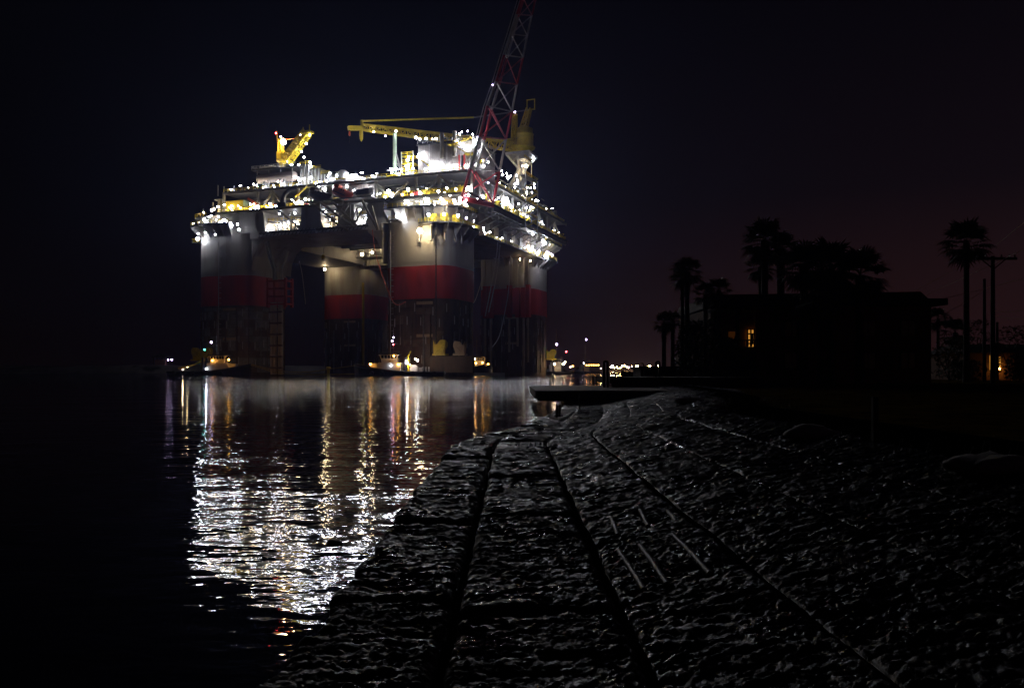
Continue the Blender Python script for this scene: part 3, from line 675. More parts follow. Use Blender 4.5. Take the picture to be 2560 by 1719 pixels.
# dark service davit
dv = [Fp(707, 516, -15), Fp(708, 497, -15), Fp(713, 484, -15), Fp(724, 474, -15), Fp(742, 471, -15)]
MB().tube(dv, [1.2, 1.1, .9, .8, .5], 8).build('davit', M['navy'], rig)
MB().box(dv[0].x - 1.8, dv[0].x + 1.8, -16, -14, Z_D1, Z_D1 + 1.6).build('davit_base', M['navy'], rig)
MB().tube([Fp(738, 492, -15), Fp(768, 466, -15)], .4, 6).build('brace', M['yellow'], rig)
# masts and aerials at the left end
for p, y0_, y1_ in ((545, 490, 463), (508, 540, 522), (533, 520, 506), (560, 482, 466), (585, 478, 464), (605, 475, 461)):
    a_ = Fp(p, y1_, -12); b_ = Fp(p, y0_, -12); MB().bar(b_, a_, .22).build('aerial', M['pipe'], rig)
a_ = Fp(538, 500, -12)
MB().box(a_.x, a_.x + 3.2, -12.5, -10, a_.z - .2, a_.z + .2).build('signal_platform', M['pipe'], rig)
MB().box(a_.x + 1.6, a_.x + 3, -12.4, -10.4, Z_D1, a_.z - .2).build('signal_tower', M['steel'], rig)

# ---- floodlights: (x, y in the photograph, plane, offset, radius in metres, kind)
LAMPS = []
def lamps(plane, off, kind, rows):
    for r_ in rows: LAMPS.append((r_[0], r_[1], plane, off, .72 * (r_[2] if len(r_) > 2 else .42), r_[3] if len(r_) > 3 else kind))
lamps('F', -15.5, 'cool', [(495, 584, .35), (513, 581, .4), (494, 597, .95), (538, 586, .35)])
lamps('F', -14.8, 'cool', [(511, 549, .8), (516, 554, .7), (528, 539), (523, 543, .35), (546, 542, .45), (540, 550, .5), (549, 556, .6), (555, 556, .55), (560, 550, .6), (566, 553, .5), (577, 557, .5), (579, 564, .72), (594, 561, .5), (597, 574, .6)])
lamps('F', -14.6, 'cool', [(509, 532, .45, 'warm'), (530, 525, .7, 'warm'), (536, 523, .5, 'warm'), (545, 517, .55), (576, 520, .6, 'warm'), (601, 519, .4, 'warm'), (626, 523, .6, 'warm'), (644, 518, .95), (638, 522, .5), (669, 520, .5, 'warm'), (677, 516, .7, 'warm'), (690, 515, .5), (740, 509, .5), (747, 505, .75, 'warm'), (755, 507, .75), (774, 510, .5), (783, 509, .5), (795, 508, .5), (806, 507, .45)])
lamps('F', -13.2, 'cool', [(578, 474, .5), (634, 461, .5, 'warm'), (642, 464, .42), (684, 463, .42), (665, 467, .45), (705, 461, .6), (722, 468, .5), (746, 446, .6), (748, 452, .55), (777, 445, .75), (797, 466, .5), (790, 458, .5), (812, 473, .95), (833, 468, .42), (817, 453, .42), (867, 466, .6), (885, 477, .55), (918, 474, .6), (925, 475, .55), (925, 486, .4)])
lamps('F', -9.5, 'cool', [(680, 416, .45), (697, 400, .38), (718, 405, .45), (729, 413, .7), (708, 417, .4), (747, 412, .5), (775, 406, .45), (777, 417, .6), (760, 393, .42), (686, 416, .3, 'redlamp'), (825, 433, .5), (830, 449, .75), (836, 449, .6), (842, 439, .5), (858, 437, 1.6), (862, 441, 1.0), (880, 444, 1.6), (889, 444, 1.7), (898, 448, .5), (906, 446, .6), (908, 450, .4), (930, 440, .6), (937, 442, .5), (858, 455, .3, 'warm')])
lamps('F', -13.0, 'cool', [(977, 423, .62), (991, 423, .55), (980, 432, .4), (997, 435, .6), (1003, 431, .4), (1024, 439, .5), (1022, 392, .5), (1019, 400, .7), (1021, 412, .5), (1019, 420, .75), (1014, 416, .4), (1049, 389, .9), (1045, 392, .5), (1081, 408, .62), (1078, 414, .5), (1096, 413, .5), (1063, 423, .45), (1075, 423, .42), (1114, 419, .42), (1124, 420, .5), (1138, 416, .6), (1164, 416, .7), (1143, 353, .4), (1150, 358, .35), (1162, 366, .45), (1163, 374, .35), (1182, 367, .42), (1186, 362, .4)])
lamps('F', -11.0, 'cool', [(990, 328, .5), (1040, 344, .55), (1049, 348, .6), (1065, 347, .55), (1081, 348, .4, 'warm'), (1090, 347, .42), (1107, 341, .5), (1149, 335, .5), (1155, 330, .3), (1169, 328, .42, 'violet'), (1182, 336, .42), (1174, 345, .5), (1181, 347, .55), (1189, 353, .75), (1193, 344, .4, 'violet')])
lamps('G', 22.5, 'cool', [(1200, 377, .5), (1200, 383, .5), (1206, 402, .5, 'warm'), (1189, 412, .5), (1209, 415, .6), (1220, 405, .5), (1196, 405, .35), (1190, 420, .38), (1254, 427, .5), (1256, 437, .6), (1266, 434, .42), (1270, 444, .95), (1276, 440, .5), (1291, 439, .5), (1292, 452, .8), (1293, 458, .7), (1287, 460, .5), (1335, 460, .6), (1336, 469, .5), (1326, 470, .42), (1318, 469, .42), (1316, 480, .38), (1317, 486, .3, 'warm'), (1330, 481, .35)])
lamps('G', 21.5, 'cool', [(1221, 456, .5, 'violet'), (1180, 461, .38), (1170, 471, .9), (1175, 472, 1.0), (1180, 474, .6), (1171, 488, .6), (1208, 493, .75), (1203, 496, .55), (1194, 499, .38), (1259, 498, .85), (1267, 496, .65), (1270, 504, .75), (1263, 510, .95), (1272, 511, .5), (1253, 507, .5), (1280, 518, .42), (1276, 514, .4), (1297, 510, .5), (1246, 495, .42), (1333, 518, .6), (1326, 519, .42), (1317, 520, .42), (1307, 536, .5), (1318, 541, .5), (1331, 526, .42), (1322, 528, .4, 'warm'), (1354, 555, .45), (1237, 500, .4)])
lamps('F', -14.6, 'cool', [(1117, 470, .5), (1140, 473, .5), (1096, 479, .65), (1050, 483, .85), (1020, 474, .8), (972, 479, 1.05), (979, 491, .6), (963, 492, .5), (1151, 496, .75), (1157, 499, .5), (1164, 500, .75), (1161, 506, .5), (1069, 488, .45, 'warm'), (1099, 488, .5, 'warm'), (1125, 488, .5, 'warm'), (1006, 487, .5, 'warm'), (1030, 487, .6, 'warm'), (1112, 482, .4)])
lamps('F', -16.0, 'cool', [(1018, 504, .75), (1022, 510, .45), (1069, 499, .75), (1072, 508, .65), (1063, 511, .5), (1103, 498, .75), (1108, 508, .8, 'warm'), (1115, 507, .5, 'warm'), (1096, 505, .45, 'warm'), (1135, 501, .75), (1139, 508, .6), (1151, 506, .55), (1166, 513, .5), (1087, 511, .42), (1054, 512, .4), (996, 540, 1.0), (992, 542, .55)])
lamps('F', -19.6, 'cool', [(1072, 537, .72), (1110, 536, .72), (1145, 539, .72), (1166, 545, .5, 'violet')])
lamps('F', -18.0, 'warm', [(1050, 577, 1.45)])
lamps('G', 17.5, 'cool', [(1184, 553, .5), (1184, 567, .5), (1208, 570, .55), (1212, 583, .5), (1209, 576, .4), (1240, 594, .38), (1250, 599, .36)])
lamps('F', 68.5, 'cool', [(1292, 606, .8), (1288, 611, .5), (1299, 611, .65), (1293, 616, .8), (1303, 616, .4), (1320, 617, .85), (1316, 621, .5), (1331, 618, .6), (1330, 624, .95), (1326, 628, .5), (1310, 622, .5), (1348, 628, .55), (1344, 634, .75)])
lamps('F', 68.5, 'warm', [(1300, 648, .42), (1326, 652, .42)])  # two lamps added under the platform to brighten the rear right column
lamps('G', 19.0, 'cool', [(1332, 585, .6), (1348, 587, .55), (1351, 590, .45), (1364, 595, .8), (1357, 602, .85), (1363, 608, .8), (1357, 612, .5), (1373, 611, .6, 'warm'), (1368, 642, 1.0), (1362, 641, .5), (1366, 630, .42, 'violet'), (1371, 631, .42, 'violet'), (1378, 635, .36, 'violet'), (1382, 638, .36, 'violet')])
lamps('F', 62.0, 'warm', [(958, 626, 1.1), (905, 636, 1.1), (930, 631, .8)])
lamps('F', 68.5, 'warm', [(812, 673, .9)])
lamps('F', 20.0, 'warm', [(742, 590, .5)])
g_ = random.Random(77)
for pa, pb, nlp in openings:
    for k in range(nlp):
        p = pa + 4 + (pb - pa - 8) * (k + .5) / nlp
        LAMPS.append((p, 566 - (p - 638) * .055 + g_.uniform(-7, 8), 'F', -8 + g_.uniform(-3, 2), g_.choice((.32, .44, .55)), g_.choice(('cool', 'cool', 'warm'))))
    for k in range(max(2, nlp // 4)):
        p = pa + (pb - pa) * (k + .6) / max(2, nlp // 4); LAMPS.append((p, 537 - (p - 638) * .05, 'F', -11, .3, 'cool'))
lens = {}; cowled = {}
for k in ('cool', 'warm', 'violet', 'redlamp', 'amber', 'greenlamp'):
    mb = MB(); mb.mi = 0; mb.ico((0, 0, 0), 1.0, 1); mb.mi = 1
    mb.tube([(0, 0, .9), (0, 0, 1.35)], [.75, .35], 6); mb.bar((0, 0, -2.6), (0, 0, -.8), .22)
    lens[k] = mb.mesh('floodlight_' + k, [M[k], M['steel']])
    # reflector cowl round the back half, lamp facing -y
    mb.loft([[(r_ * math.cos(a), y, r_ * math.sin(a)) for a in [2 * math.pi * i / 8 for i in range(8)]] for y, r_ in ((-.1, 1.22), (.7, 1.12), (1.25, .5))], cap=False)
    mb.add([(.5 * math.cos(a), 1.25, .5 * math.sin(a)) for a in [2 * math.pi * i / 8 for i in range(8)]], [tuple(range(8))])
    cowled[k] = mb.mesh('cowled_floodlight_' + k, [M[k], M['steel']])
for (px, py, pl, off, r_, k) in LAMPS:
    p = Fp(px, py, off) if pl == 'F' else Gp(px, py, off)
    if off in (-13.0, -9.5, 28.0, 20.0, -13.2, 21.5, -18.0, -19.6) or r_ >= .58 or k == 'warm' or off > 0 and pl == 'F' and off < 60 or (pl == 'F' and -12 < off < -4) or off in (62.0, 68.5): put('floodlight', lens[k], rig, p, (0, 0, g_.uniform(0, 3)), r_)
    else: put('floodlight', cowled[k], rig, p, (R(g_.uniform(5, 25)), 0, (R(90) if pl == 'G' else 0) + g_.uniform(-.3, .3)), r_)
sm_ = MB(); sm_.mi = 0; sm_.box(-.55, .55, -.12, .12, -.12, .12); sm_.mi = 1; sm_.box(-.6, .6, -.05, .14, .125, .22)  # small lights added at random, standing in for glints off lit equipment
strip_me = sm_.mesh('added_glint_light', [M['strip'], M['steel']])
def strips(n_, fn):
    for k in range(n_): put('added_glint_light', strip_me, rig, fn(g_.random()), (0, 0, g_.uniform(0, 6.28)), g_.uniform(.5, .9))
strips(34, lambda t: (-86 + 104 * t, -14.6 + g_.uniform(0, 3), Z_D1 + g_.choice((1.2, 2.4, 2.8)) + g_.uniform(-.3, .3)))
strips(26, lambda t: (-84 + 104 * t, -13.6 + g_.uniform(0, 3), Z_D2 + g_.choice((1.0, 2.4)) + g_.uniform(-.3, .5)))
strips(26, lambda t: (21 + g_.uniform(-2, .6), 4 + 94 * t, Z_D1 + g_.uniform(1, 3)))
strips(18, lambda t: (21 + g_.uniform(-2, .6), 12 + 84 * t, Z_D2 + g_.uniform(1, 4)))
strips(18, lambda t: (rs(HW + g_.uniform(1, 2.4), R(-125 + 140 * t))[0], rs(HW + 1.6, R(-125 + 140 * t))[1], 60.9 + g_.uniform(.8, 2.4)))
strips(14, lambda t: (-SX + rs(HW + 2.4, R(-225 + 150 * t))[0], rs(HW + 2.4, R(-225 + 150 * t))[1], 60.2 + g_.uniform(.6, 2.2)))
strips(14, lambda t: (rs(HW + 3.5, R(-90 + 110 * t))[0], S + rs(HW + 3.5, R(-90 + 110 * t))[1], 54.6 + g_.uniform(.6, 2.4)))
strips(10, lambda t: (17.4, 12 + 60 * t, 53.1 + g_.uniform(1.2, 2.4)))
# unseen oversize lamps added on the platform's back to light the dune shore beyond
for x in (-84, -66, -46, -26, -6): put('floodlight', cowled['cool'], rig, (x, 104.5, Z_D1 + 2.4), (R(-6), 0, R(180)), 2.0)
print('floodlights', len(LAMPS))
# ================================================================ things on the platform
def W(p): return Vector((ORG[0] + p.x * EX[0] + p.y * EY[0], ORG[1] + p.x * EX[1] + p.y * EY[1], p.z))
def lamp_on(parent, p, r_, k='cool'): return put('floodlight', lens[k], parent, p, (0, 0, 0), r_ * .66)
# ---- red and white flare boom leaning out over the right side
fb = empty('flare_boom', (ORG[0], ORG[1], 0), ANG, 'tall red and white banded lattice flare boom leaning out from the platform', 'flare boom')
Lp = [(1155, 491), (1176, 421), (1200, 342), (1219.5, 265), (1241, 204), (1261, 138), (1277.6, 86), (1292.5, 36.5), (1306, -7), (1319, -52)]
Rp = [(1233, 508), (1249, 428), (1265, 348), (1280, 279), (1292.5, 211), (1307.5, 144), (1318, 90), (1329.7, 39), (1340, -5), (1350, -50)]
LL = [Fp(p[0], p[1], -16.5 - .7 * i) for i, p in enumerate(Lp)]
RR = [Gp(p[0], p[1], 23.4 + 0.8 * i) for i, p in enumerate(Rp)]
MM = [l.lerp(r_, .16) + Vector((-1.2, 3.2 - .2 * i, 0)) for i, (l, r_) in enumerate(zip(LL, RR))]
M['boomred'] = mat('boom_red_paint', (0.55, 0.05, 0.06), 0.45, var=0.2); M['boomwhite'] = mat('boom_white_paint', (0.5, 0.47, 0.43), 0.45, var=0.15)
bands = ['boomred', 'boomwhite', 'boomred', 'boomwhite', 'boomred', 'boomwhite', 'boomwhite', 'boomred', 'boomred']
for i in range(9):
    m_ = M[bands[i]]; k_ = 1 - .04 * i
    for P in (LL, RR, MM): MB().tube([P[i], P[i + 1]], .52 * k_, 8).build('chord', m_, fb)
    MB().tube([LL[i], RR[i]], .3 * k_, 6).build('cross_strut', m_, fb)
    MB().tube([LL[i + 1], RR[i]] if i % 2 else [RR[i + 1], LL[i]], .3 * k_, 6).build('diagonal_strut', m_, fb)
    if i in (0, 2): MB().tube([LL[i + 1], RR[i]], .3 * k_, 6).build('diagonal_strut', m_, fb)
    MB().tube([MM[i + 1], RR[i]] if i % 2 == 0 else [RR[i + 1], MM[i]], .26 * k_, 6).build('diagonal_strut', m_, fb)
    MB().tube([LL[i], MM[i]], .24 * k_, 6).build('cross_strut', m_, fb)
for off in (.0, .9): MB().tube([p + Vector((-.8 - off, .3, 0)) for p in LL[1:]], .16, 5).build('flare_pipe', M['pipe'], fb)
MB().bar(LL[0] + Vector((0, 0, -1)), RR[0] + Vector((0, 0, -1)), 1.0, 1.2).build('base_beam', M['boomred'], fb)
lamp_on(fb, LL[4] + Vector((-1.4, 0, -1)), .22, 'violet')

# ---- cranes: pedestal, slew house, lattice boom
def lattice(mb, A, B, w0, w1, h0, h1, nb, r_=.16, up=Vector((0, 0, 1))):
    d = (B - A).normalized(); s_ = d.cross(up).normalized(); u = s_.cross(d)
    def c(t, i):
        w, h = (w0 + (w1 - w0) * t) / 2, (h0 + (h1 - h0) * t) / 2
        sx, sz = ((-1, -1), (1, -1), (1, 1), (-1, 1))[i]
        return A.lerp(B, t) + s_ * w * sx + u * h * sz
    for i in range(4): mb.tube([c(0, i), c(1, i)], r_ * 1.7, 5)
    for k in range(nb):
        t0, t1 = k / nb, (k + 1) / nb
        for i in range(4):
            j = (i + 1) % 4
            mb.tube([c(t0, i), c(t1, j)] if k % 2 else [c(t0, j), c(t1, i)], r_, 4, False)
            mb.tube([c(t0, i), c(t0, j)], r_, 4, False)
    return mb
# right crane
c2 = empty('pedestal_crane', (ORG[0], ORG[1], 0), ANG, 'yellow pedestal crane at the right with its long boom lying level over the quarters', 'crane', 'yellow pedestal cranes on the platform')
base = Vector((PC.x, PC.y, 93.7))
MB().lathe(base, [(1.8, 0), (2.2, .6), (5.6, 2.2), (5.8, 2.8), (3.8, 3.0)], 20).build('slew_ring', M['yellow'], c2)
MB().lathe(base + Vector((.9, .8, 3)), [(3.9, 0), (3.9, 4.8), (4.0, 4.9), (4.0, 5.5), (3.7, 5.6), (3.7, 7.6), (2.5, 8.2)], 20).build('machinery_house', M['yellow'], c2)
mst = MB(); lattice(mst, base + Vector((-2.6, -2.4, 3)), base + Vector((-2.2, -2.2, 16.6)), 1.8, 1.4, 1.8, 1.4, 7, .2, Vector((1, 0, 0))); mst.build('mast', M['yellow'], c2)
gy = MB(); lattice(gy, base + Vector((.5, .5, 10)), base + Vector((2.4, 2.6, 19.6)), 2.6, 1.8, 2.4, 1.6, 6, .22, Vector((1, 0, 0))); gy.build('gantry', M['yellow'], c2)
hd = MB()
for dx in (0, 3.4):
    hd.bar(base + Vector((1.6 + dx, 2.4, 19)), base + Vector((1.6 + dx, 2.4, 23.4)), .35)
hd.bar(base + Vector((1.4, 2.4, 23.4)), base + Vector((5.2, 2.4, 23.4)), .35); hd.bar(base + Vector((1.4, 2.4, 19.2)), base + Vector((5.2, 2.4, 19.2)), .5)
hd.build('gantry_platform', M['yellow'], c2)
MB().box(PC.x - 6, PC.x - 3.2, PC.y - 5, PC.y - 2.6, 96.6, 99.4).build('operator_cab', M['yellow'], c2)
B0 = base + Vector((-2.5, -3.0, 2.6)); B1 = Fp(905, 318, -10)
bm_ = MB(); lattice(bm_, B0, B1, 2.6, 1.8, 3.4, 1.9, 26, .2); bm_.build('boom', M['yellow'], c2)
tipv = (B1 - B0).normalized()
MB().bar(B1 + Vector((0, 0, -.4)), B1 + tipv * 5.5 + Vector((0, 0, -1.0)), 1.5, 1.5).build('boom_tip', M['yellow'], c2)
MB().bar(B1 + Vector((0, 0, -1)), B1 + Vector((0, 0, 2.6)), .8).build('tip_bracket', M['yellow'], c2)
hk = B1 + tipv * .3
MB().lathe(hk + Vector((0, 0, -5.4)), [(.15, 0), (.6, .9), (.75, 2.6), (.6, 4.2), (.3, 4.6)], 10).build('hook_block', M['yellow'], c2)
hb = B1 + tipv * 5
MB().tube([hb + Vector((0, 0, -1.5)), hb + Vector((0, 0, -6.5))], .12, 5).build('whip_line', M['black'], c2)
MB().lathe(hb + Vector((0, 0, -3.8)), [(.3, 0), (.4, .6), (.3, 1.6)], 8).build('whip_hook', M['orange'], c2)
gt = base + Vector((2.4, 2.6, 19.2))
pm = (B1 + Vector((0, 0, 2.2))).lerp(gt, .64)
MB().tube([B1 + Vector((0, 0, 2.3)), pm + Vector((0, 0, -1.5))], .36, 6).build('pendant_bar', M['yellow'], c2)
for o in (-.5, .5): MB().tube([pm + Vector((0, o, -1.5)), gt + Vector((0, o, 0))], .1, 4).build('pendant_wire', M['hose'], c2)
lamp_on(c2, base + Vector((-2.2, -2.2, 17.4)), .6, 'violet')
for t in (.86, .93): lamp_on(c2, B0.lerp(B1, t) + Vector((0, 0, -2.2 if t < .9 else -1.2)), .42, 'violet' if t < .9 else 'cool')
lamp_on(c2, B0.lerp(B1, .22) + Vector((0, 0, -1.8)), .42, 'violet')
# left crane
c1 = empty('pedestal_crane', (ORG[0], ORG[1], 0), ANG, 'short yellow pedestal crane at the left with its boom raised to the right', 'crane', 'yellow pedestal cranes on the platform')
k0 = Fp(706, 415, -8); bs = Vector((k0.x, -8, 80.5))
MB().tube([bs, bs + Vector((0, 0, 3.4))], 1.25, 12).build('pedestal', M['yellow'], c1)
MB().lathe(bs + Vector((0, 0, 3)), [(1.3, 0), (2.3, .7), (2.3, 1.4), (1.9, 1.5)], 14).build('slew_ring', M['yellow'], c1)
MB().box(bs.x - 1.9, bs.x + 1.1, -9.2, -6.4, 84.9, 88.0).build('machinery_house', M['yellow'], c1)
ms1 = MB(); lattice(ms1, bs + Vector((-.6, 0, 7.5)), bs + Vector((-1.0, 0, 12.6)), 1.6, 1.2, 1.6, 1.2, 3, .16, Vector((1, 0, 0)))
ms1.tube([bs + Vector((-2.2, 0, 9)), bs + Vector((-2.6, 0, 16))], .14, 5); ms1.build('mast', M['yellow'], c1)
T1 = Fp(768, 330, -9); R1 = Fp(716, 402, -9)
bm1 = MB(); lattice(bm1, R1, T1, 3.2, 2.6, 3.4, 2.6, 13, .2, Vector((0, -1, .2))); bm1.build('boom', M['yellow'], c1)
hd1 = MB(); hd1.box(T1.x - 1.4, T1.x + 2.2, -10.4, -7.6, T1.z - .6, T1.z + .2); hd1.bar(T1 + Vector((1.9, -1.2, 0)), T1 + Vector((1.9, -1.2, 2.2)), .25); hd1.bar(T1 + Vector((-1, -1.2, 0)), T1 + Vector((-1, -1.2, 1.6)), .25); hd1.build('boom_head', M['yellow'], c1)
MB().tube([bs + Vector((-.6, 0, 12)), bs + Vector((2, -.4, 12)), T1 + Vector((-3, 0, -2))], .14, 5).build('luffing_wire', M['orange'], c1)
lamp_on(c1, Fp(708, 355, -10.5), 1.8, 'warm'); lamp_on(c1, Fp(690, 333, -8), .42, 'redlamp'); lamp_on(c1, Fp(702, 342, -8), .5, 'violet')
for p in ((751, 336), (774, 338), (765, 359), (754, 379)): lamp_on(c1, Fp(p[0], p[1], -9.6), .48, 'cool')
lamp_on(rig, Gp(1315, 415, 22), 1.05, 'warm'); 
for yy in (394, 398, 402): lamp_on(rig, Gp(1333, yy, 22), .38, 'cool')
lamp_on(rig, Gp(1306, 415, 22), .35, 'cool')

# ---- lifeboats in their cradles above the launch frame
def lifeboat(c, d, L, r_, m_, label):
    b_ = empty('lifeboat', W(c), 0, label, 'lifeboat', 'enclosed lifeboats on the launch frame')
    dv_ = Vector((EX[0] * d.x + EY[0] * d.y, EX[1] * d.x + EY[1] * d.y, d.z)).normalized()
    b_.rotation_euler = dv_.to_track_quat('X', 'Z').to_euler()
    rings = []
    for t, k, dz in ((-.5, .25, .1), (-.47, .6, .05), (-.38, .88, 0), (-.2, 1, 0), (.15, 1, 0), (.33, .8, .03), (.44, .48, .1), (.5, .1, .15)):
        rings.append([(t * L, r_ * k * math.cos(a) * .92, r_ * (dz * 4 + k * math.sin(a) * (1.05 if math.sin(a) < 0 else .95))) for a in [2 * math.pi * i / 16 for i in range(16)]])
    MB().loft(rings, smooth=True).build('hull', m_, b_)
    MB().loft([[(x, y, z) for y, z in ((-.7 * r_, .7 * r_), (.7 * r_, .7 * r_), (.5 * r_, 1.35 * r_), (-.5 * r_, 1.35 * r_))] for x in (-.42 * L, -.2 * L)]).build('helm_cupola', m_, b_)
    MB().tube([(t * L, -r_ * .99, -.1 * r_) for t in (-.36, -.2, 0, .15, .3)], .16, 5).build('rubbing_strake', M['black'], b_)
    for t in (-.12, 0, .12): MB().box(t * L - .3, t * L + .3, -r_ * .8, -r_ * .66, r_ * .55, r_ * .8).build('window', M['glass'], b_)
    MB().lathe((-.52 * L, 0, -.5 * r_), [(.3, -.3), (.5, 0), (.3, .3)], 8).build('propeller_guard', M['steel'], b_)
    return b_
lifeboat(Fp(857, 484, -18.5), Vector((1, -.15, -.42)), 9.6, 1.9, M['orange'], 'red orange enclosed lifeboat tilted nose down, right of the dark one')
M['darkorange'] = mat('dark_boat_cover', (0.05, 0.022, 0.02), 0.6, var=0.3)  # darker orange for the left lifeboat
lifeboat(Fp(800, 490, -18.5), Vector((1, -.1, -.25)), 10.5, 1.9, M['darkorange'], 'dark covered lifeboat on the launch frame, left of the red orange one')

# ---- ropes, hoses
def line(name, pts, r_, m_, label, cat, group=None, n=24):
    P = [Vector(p) for p in pts]; out = []
    for i in range(len(P) - 1):
        a, b_, c_, d_ = P[max(0, i - 1)], P[i], P[i + 1], P[min(len(P) - 1, i + 2)]
        for k in range(6):
            t = k / 6
            out.append(.5 * ((2 * b_) + (c_ - a) * t + (2 * a - 5 * b_ + 4 * c_ - d_) * t * t + (3 * b_ - a - 3 * c_ + d_) * t ** 3))
    out.append(P[-1]); o_ = MB().tube(out, r_, 5).build(name, M[m_]); return tag(o_, label, cat, group)
GH = 'pale hoses hanging at the right side'
line('hose', [W(Gp(1244, 606, 18.4)), W(Gp(1238, 660, 18.6)), W(Gp(1225, 730, 19)), W(Gp(1213, 790, 19.5))], .17, 'hose', 'pale hose hanging straightest, ending at the top of the buff risers', 'hose', GH)
line('hose', [W(Gp(1250, 612, 18.4)), W(Gp(1243, 680, 19)), W(Gp(1222, 780, 20))], .17, 'hose', 'pale hose hanging just right of the straightest one', 'hose', GH)
line('hose', [W(Gp(1276, 640, 18)), W(Gp(1272, 720, 19)), W(Gp(1262, 780, 20)), W(Gp(1248, 840, 21)), W(Gp(1230, 868, 21))], .16, 'hose', 'longest pale hose, curving across the rear right column down to the waterline guards', 'hose', GH)
line('hose', [W(Gp(1207, 692, 15)), W(Gp(1192, 740, 15)), W(Gp(1184, 757, 15))], .16, 'hose', 'short pale hose slung between the two right columns', 'hose', GH)
line('red_hose', [W(Fp(931, 574, -16)), W(Fp(938, 630, -16)), W(Fp(958, 695, -16)), W(Fp(980, 750, -16)), W(Fp(996, 762, -16)), W(Fp(1014, 754, -15.5))], .18, 'redhose', 'red hose hanging from the front beam and looping up to the front right column', 'hose')
line('tag_line', [W(Fp(748, 652, 40)), W(Fp(756, 690, 40)), W(Fp(764, 760, 40))], .16, 'hose', 'thin pale line hanging in the dark gap between the left columns', 'rope')
line('crane_hook_line', [W(Fp(810, 600, 20)), W(Fp(809, 634, 20))], .12, 'black', 'dark hook line hanging under the front beam', 'rope')
hkx = W(Fp(808, 640, 20))
tag(MB().lathe((hkx.x, hkx.y, hkx.z - 2), [(.2, 0), (.7, .8), (.8, 2), (.3, 2.6)], 8).build('hanging_hook', M['yellow']), 'yellow hook block hanging in the gap under the front beam', 'hook')

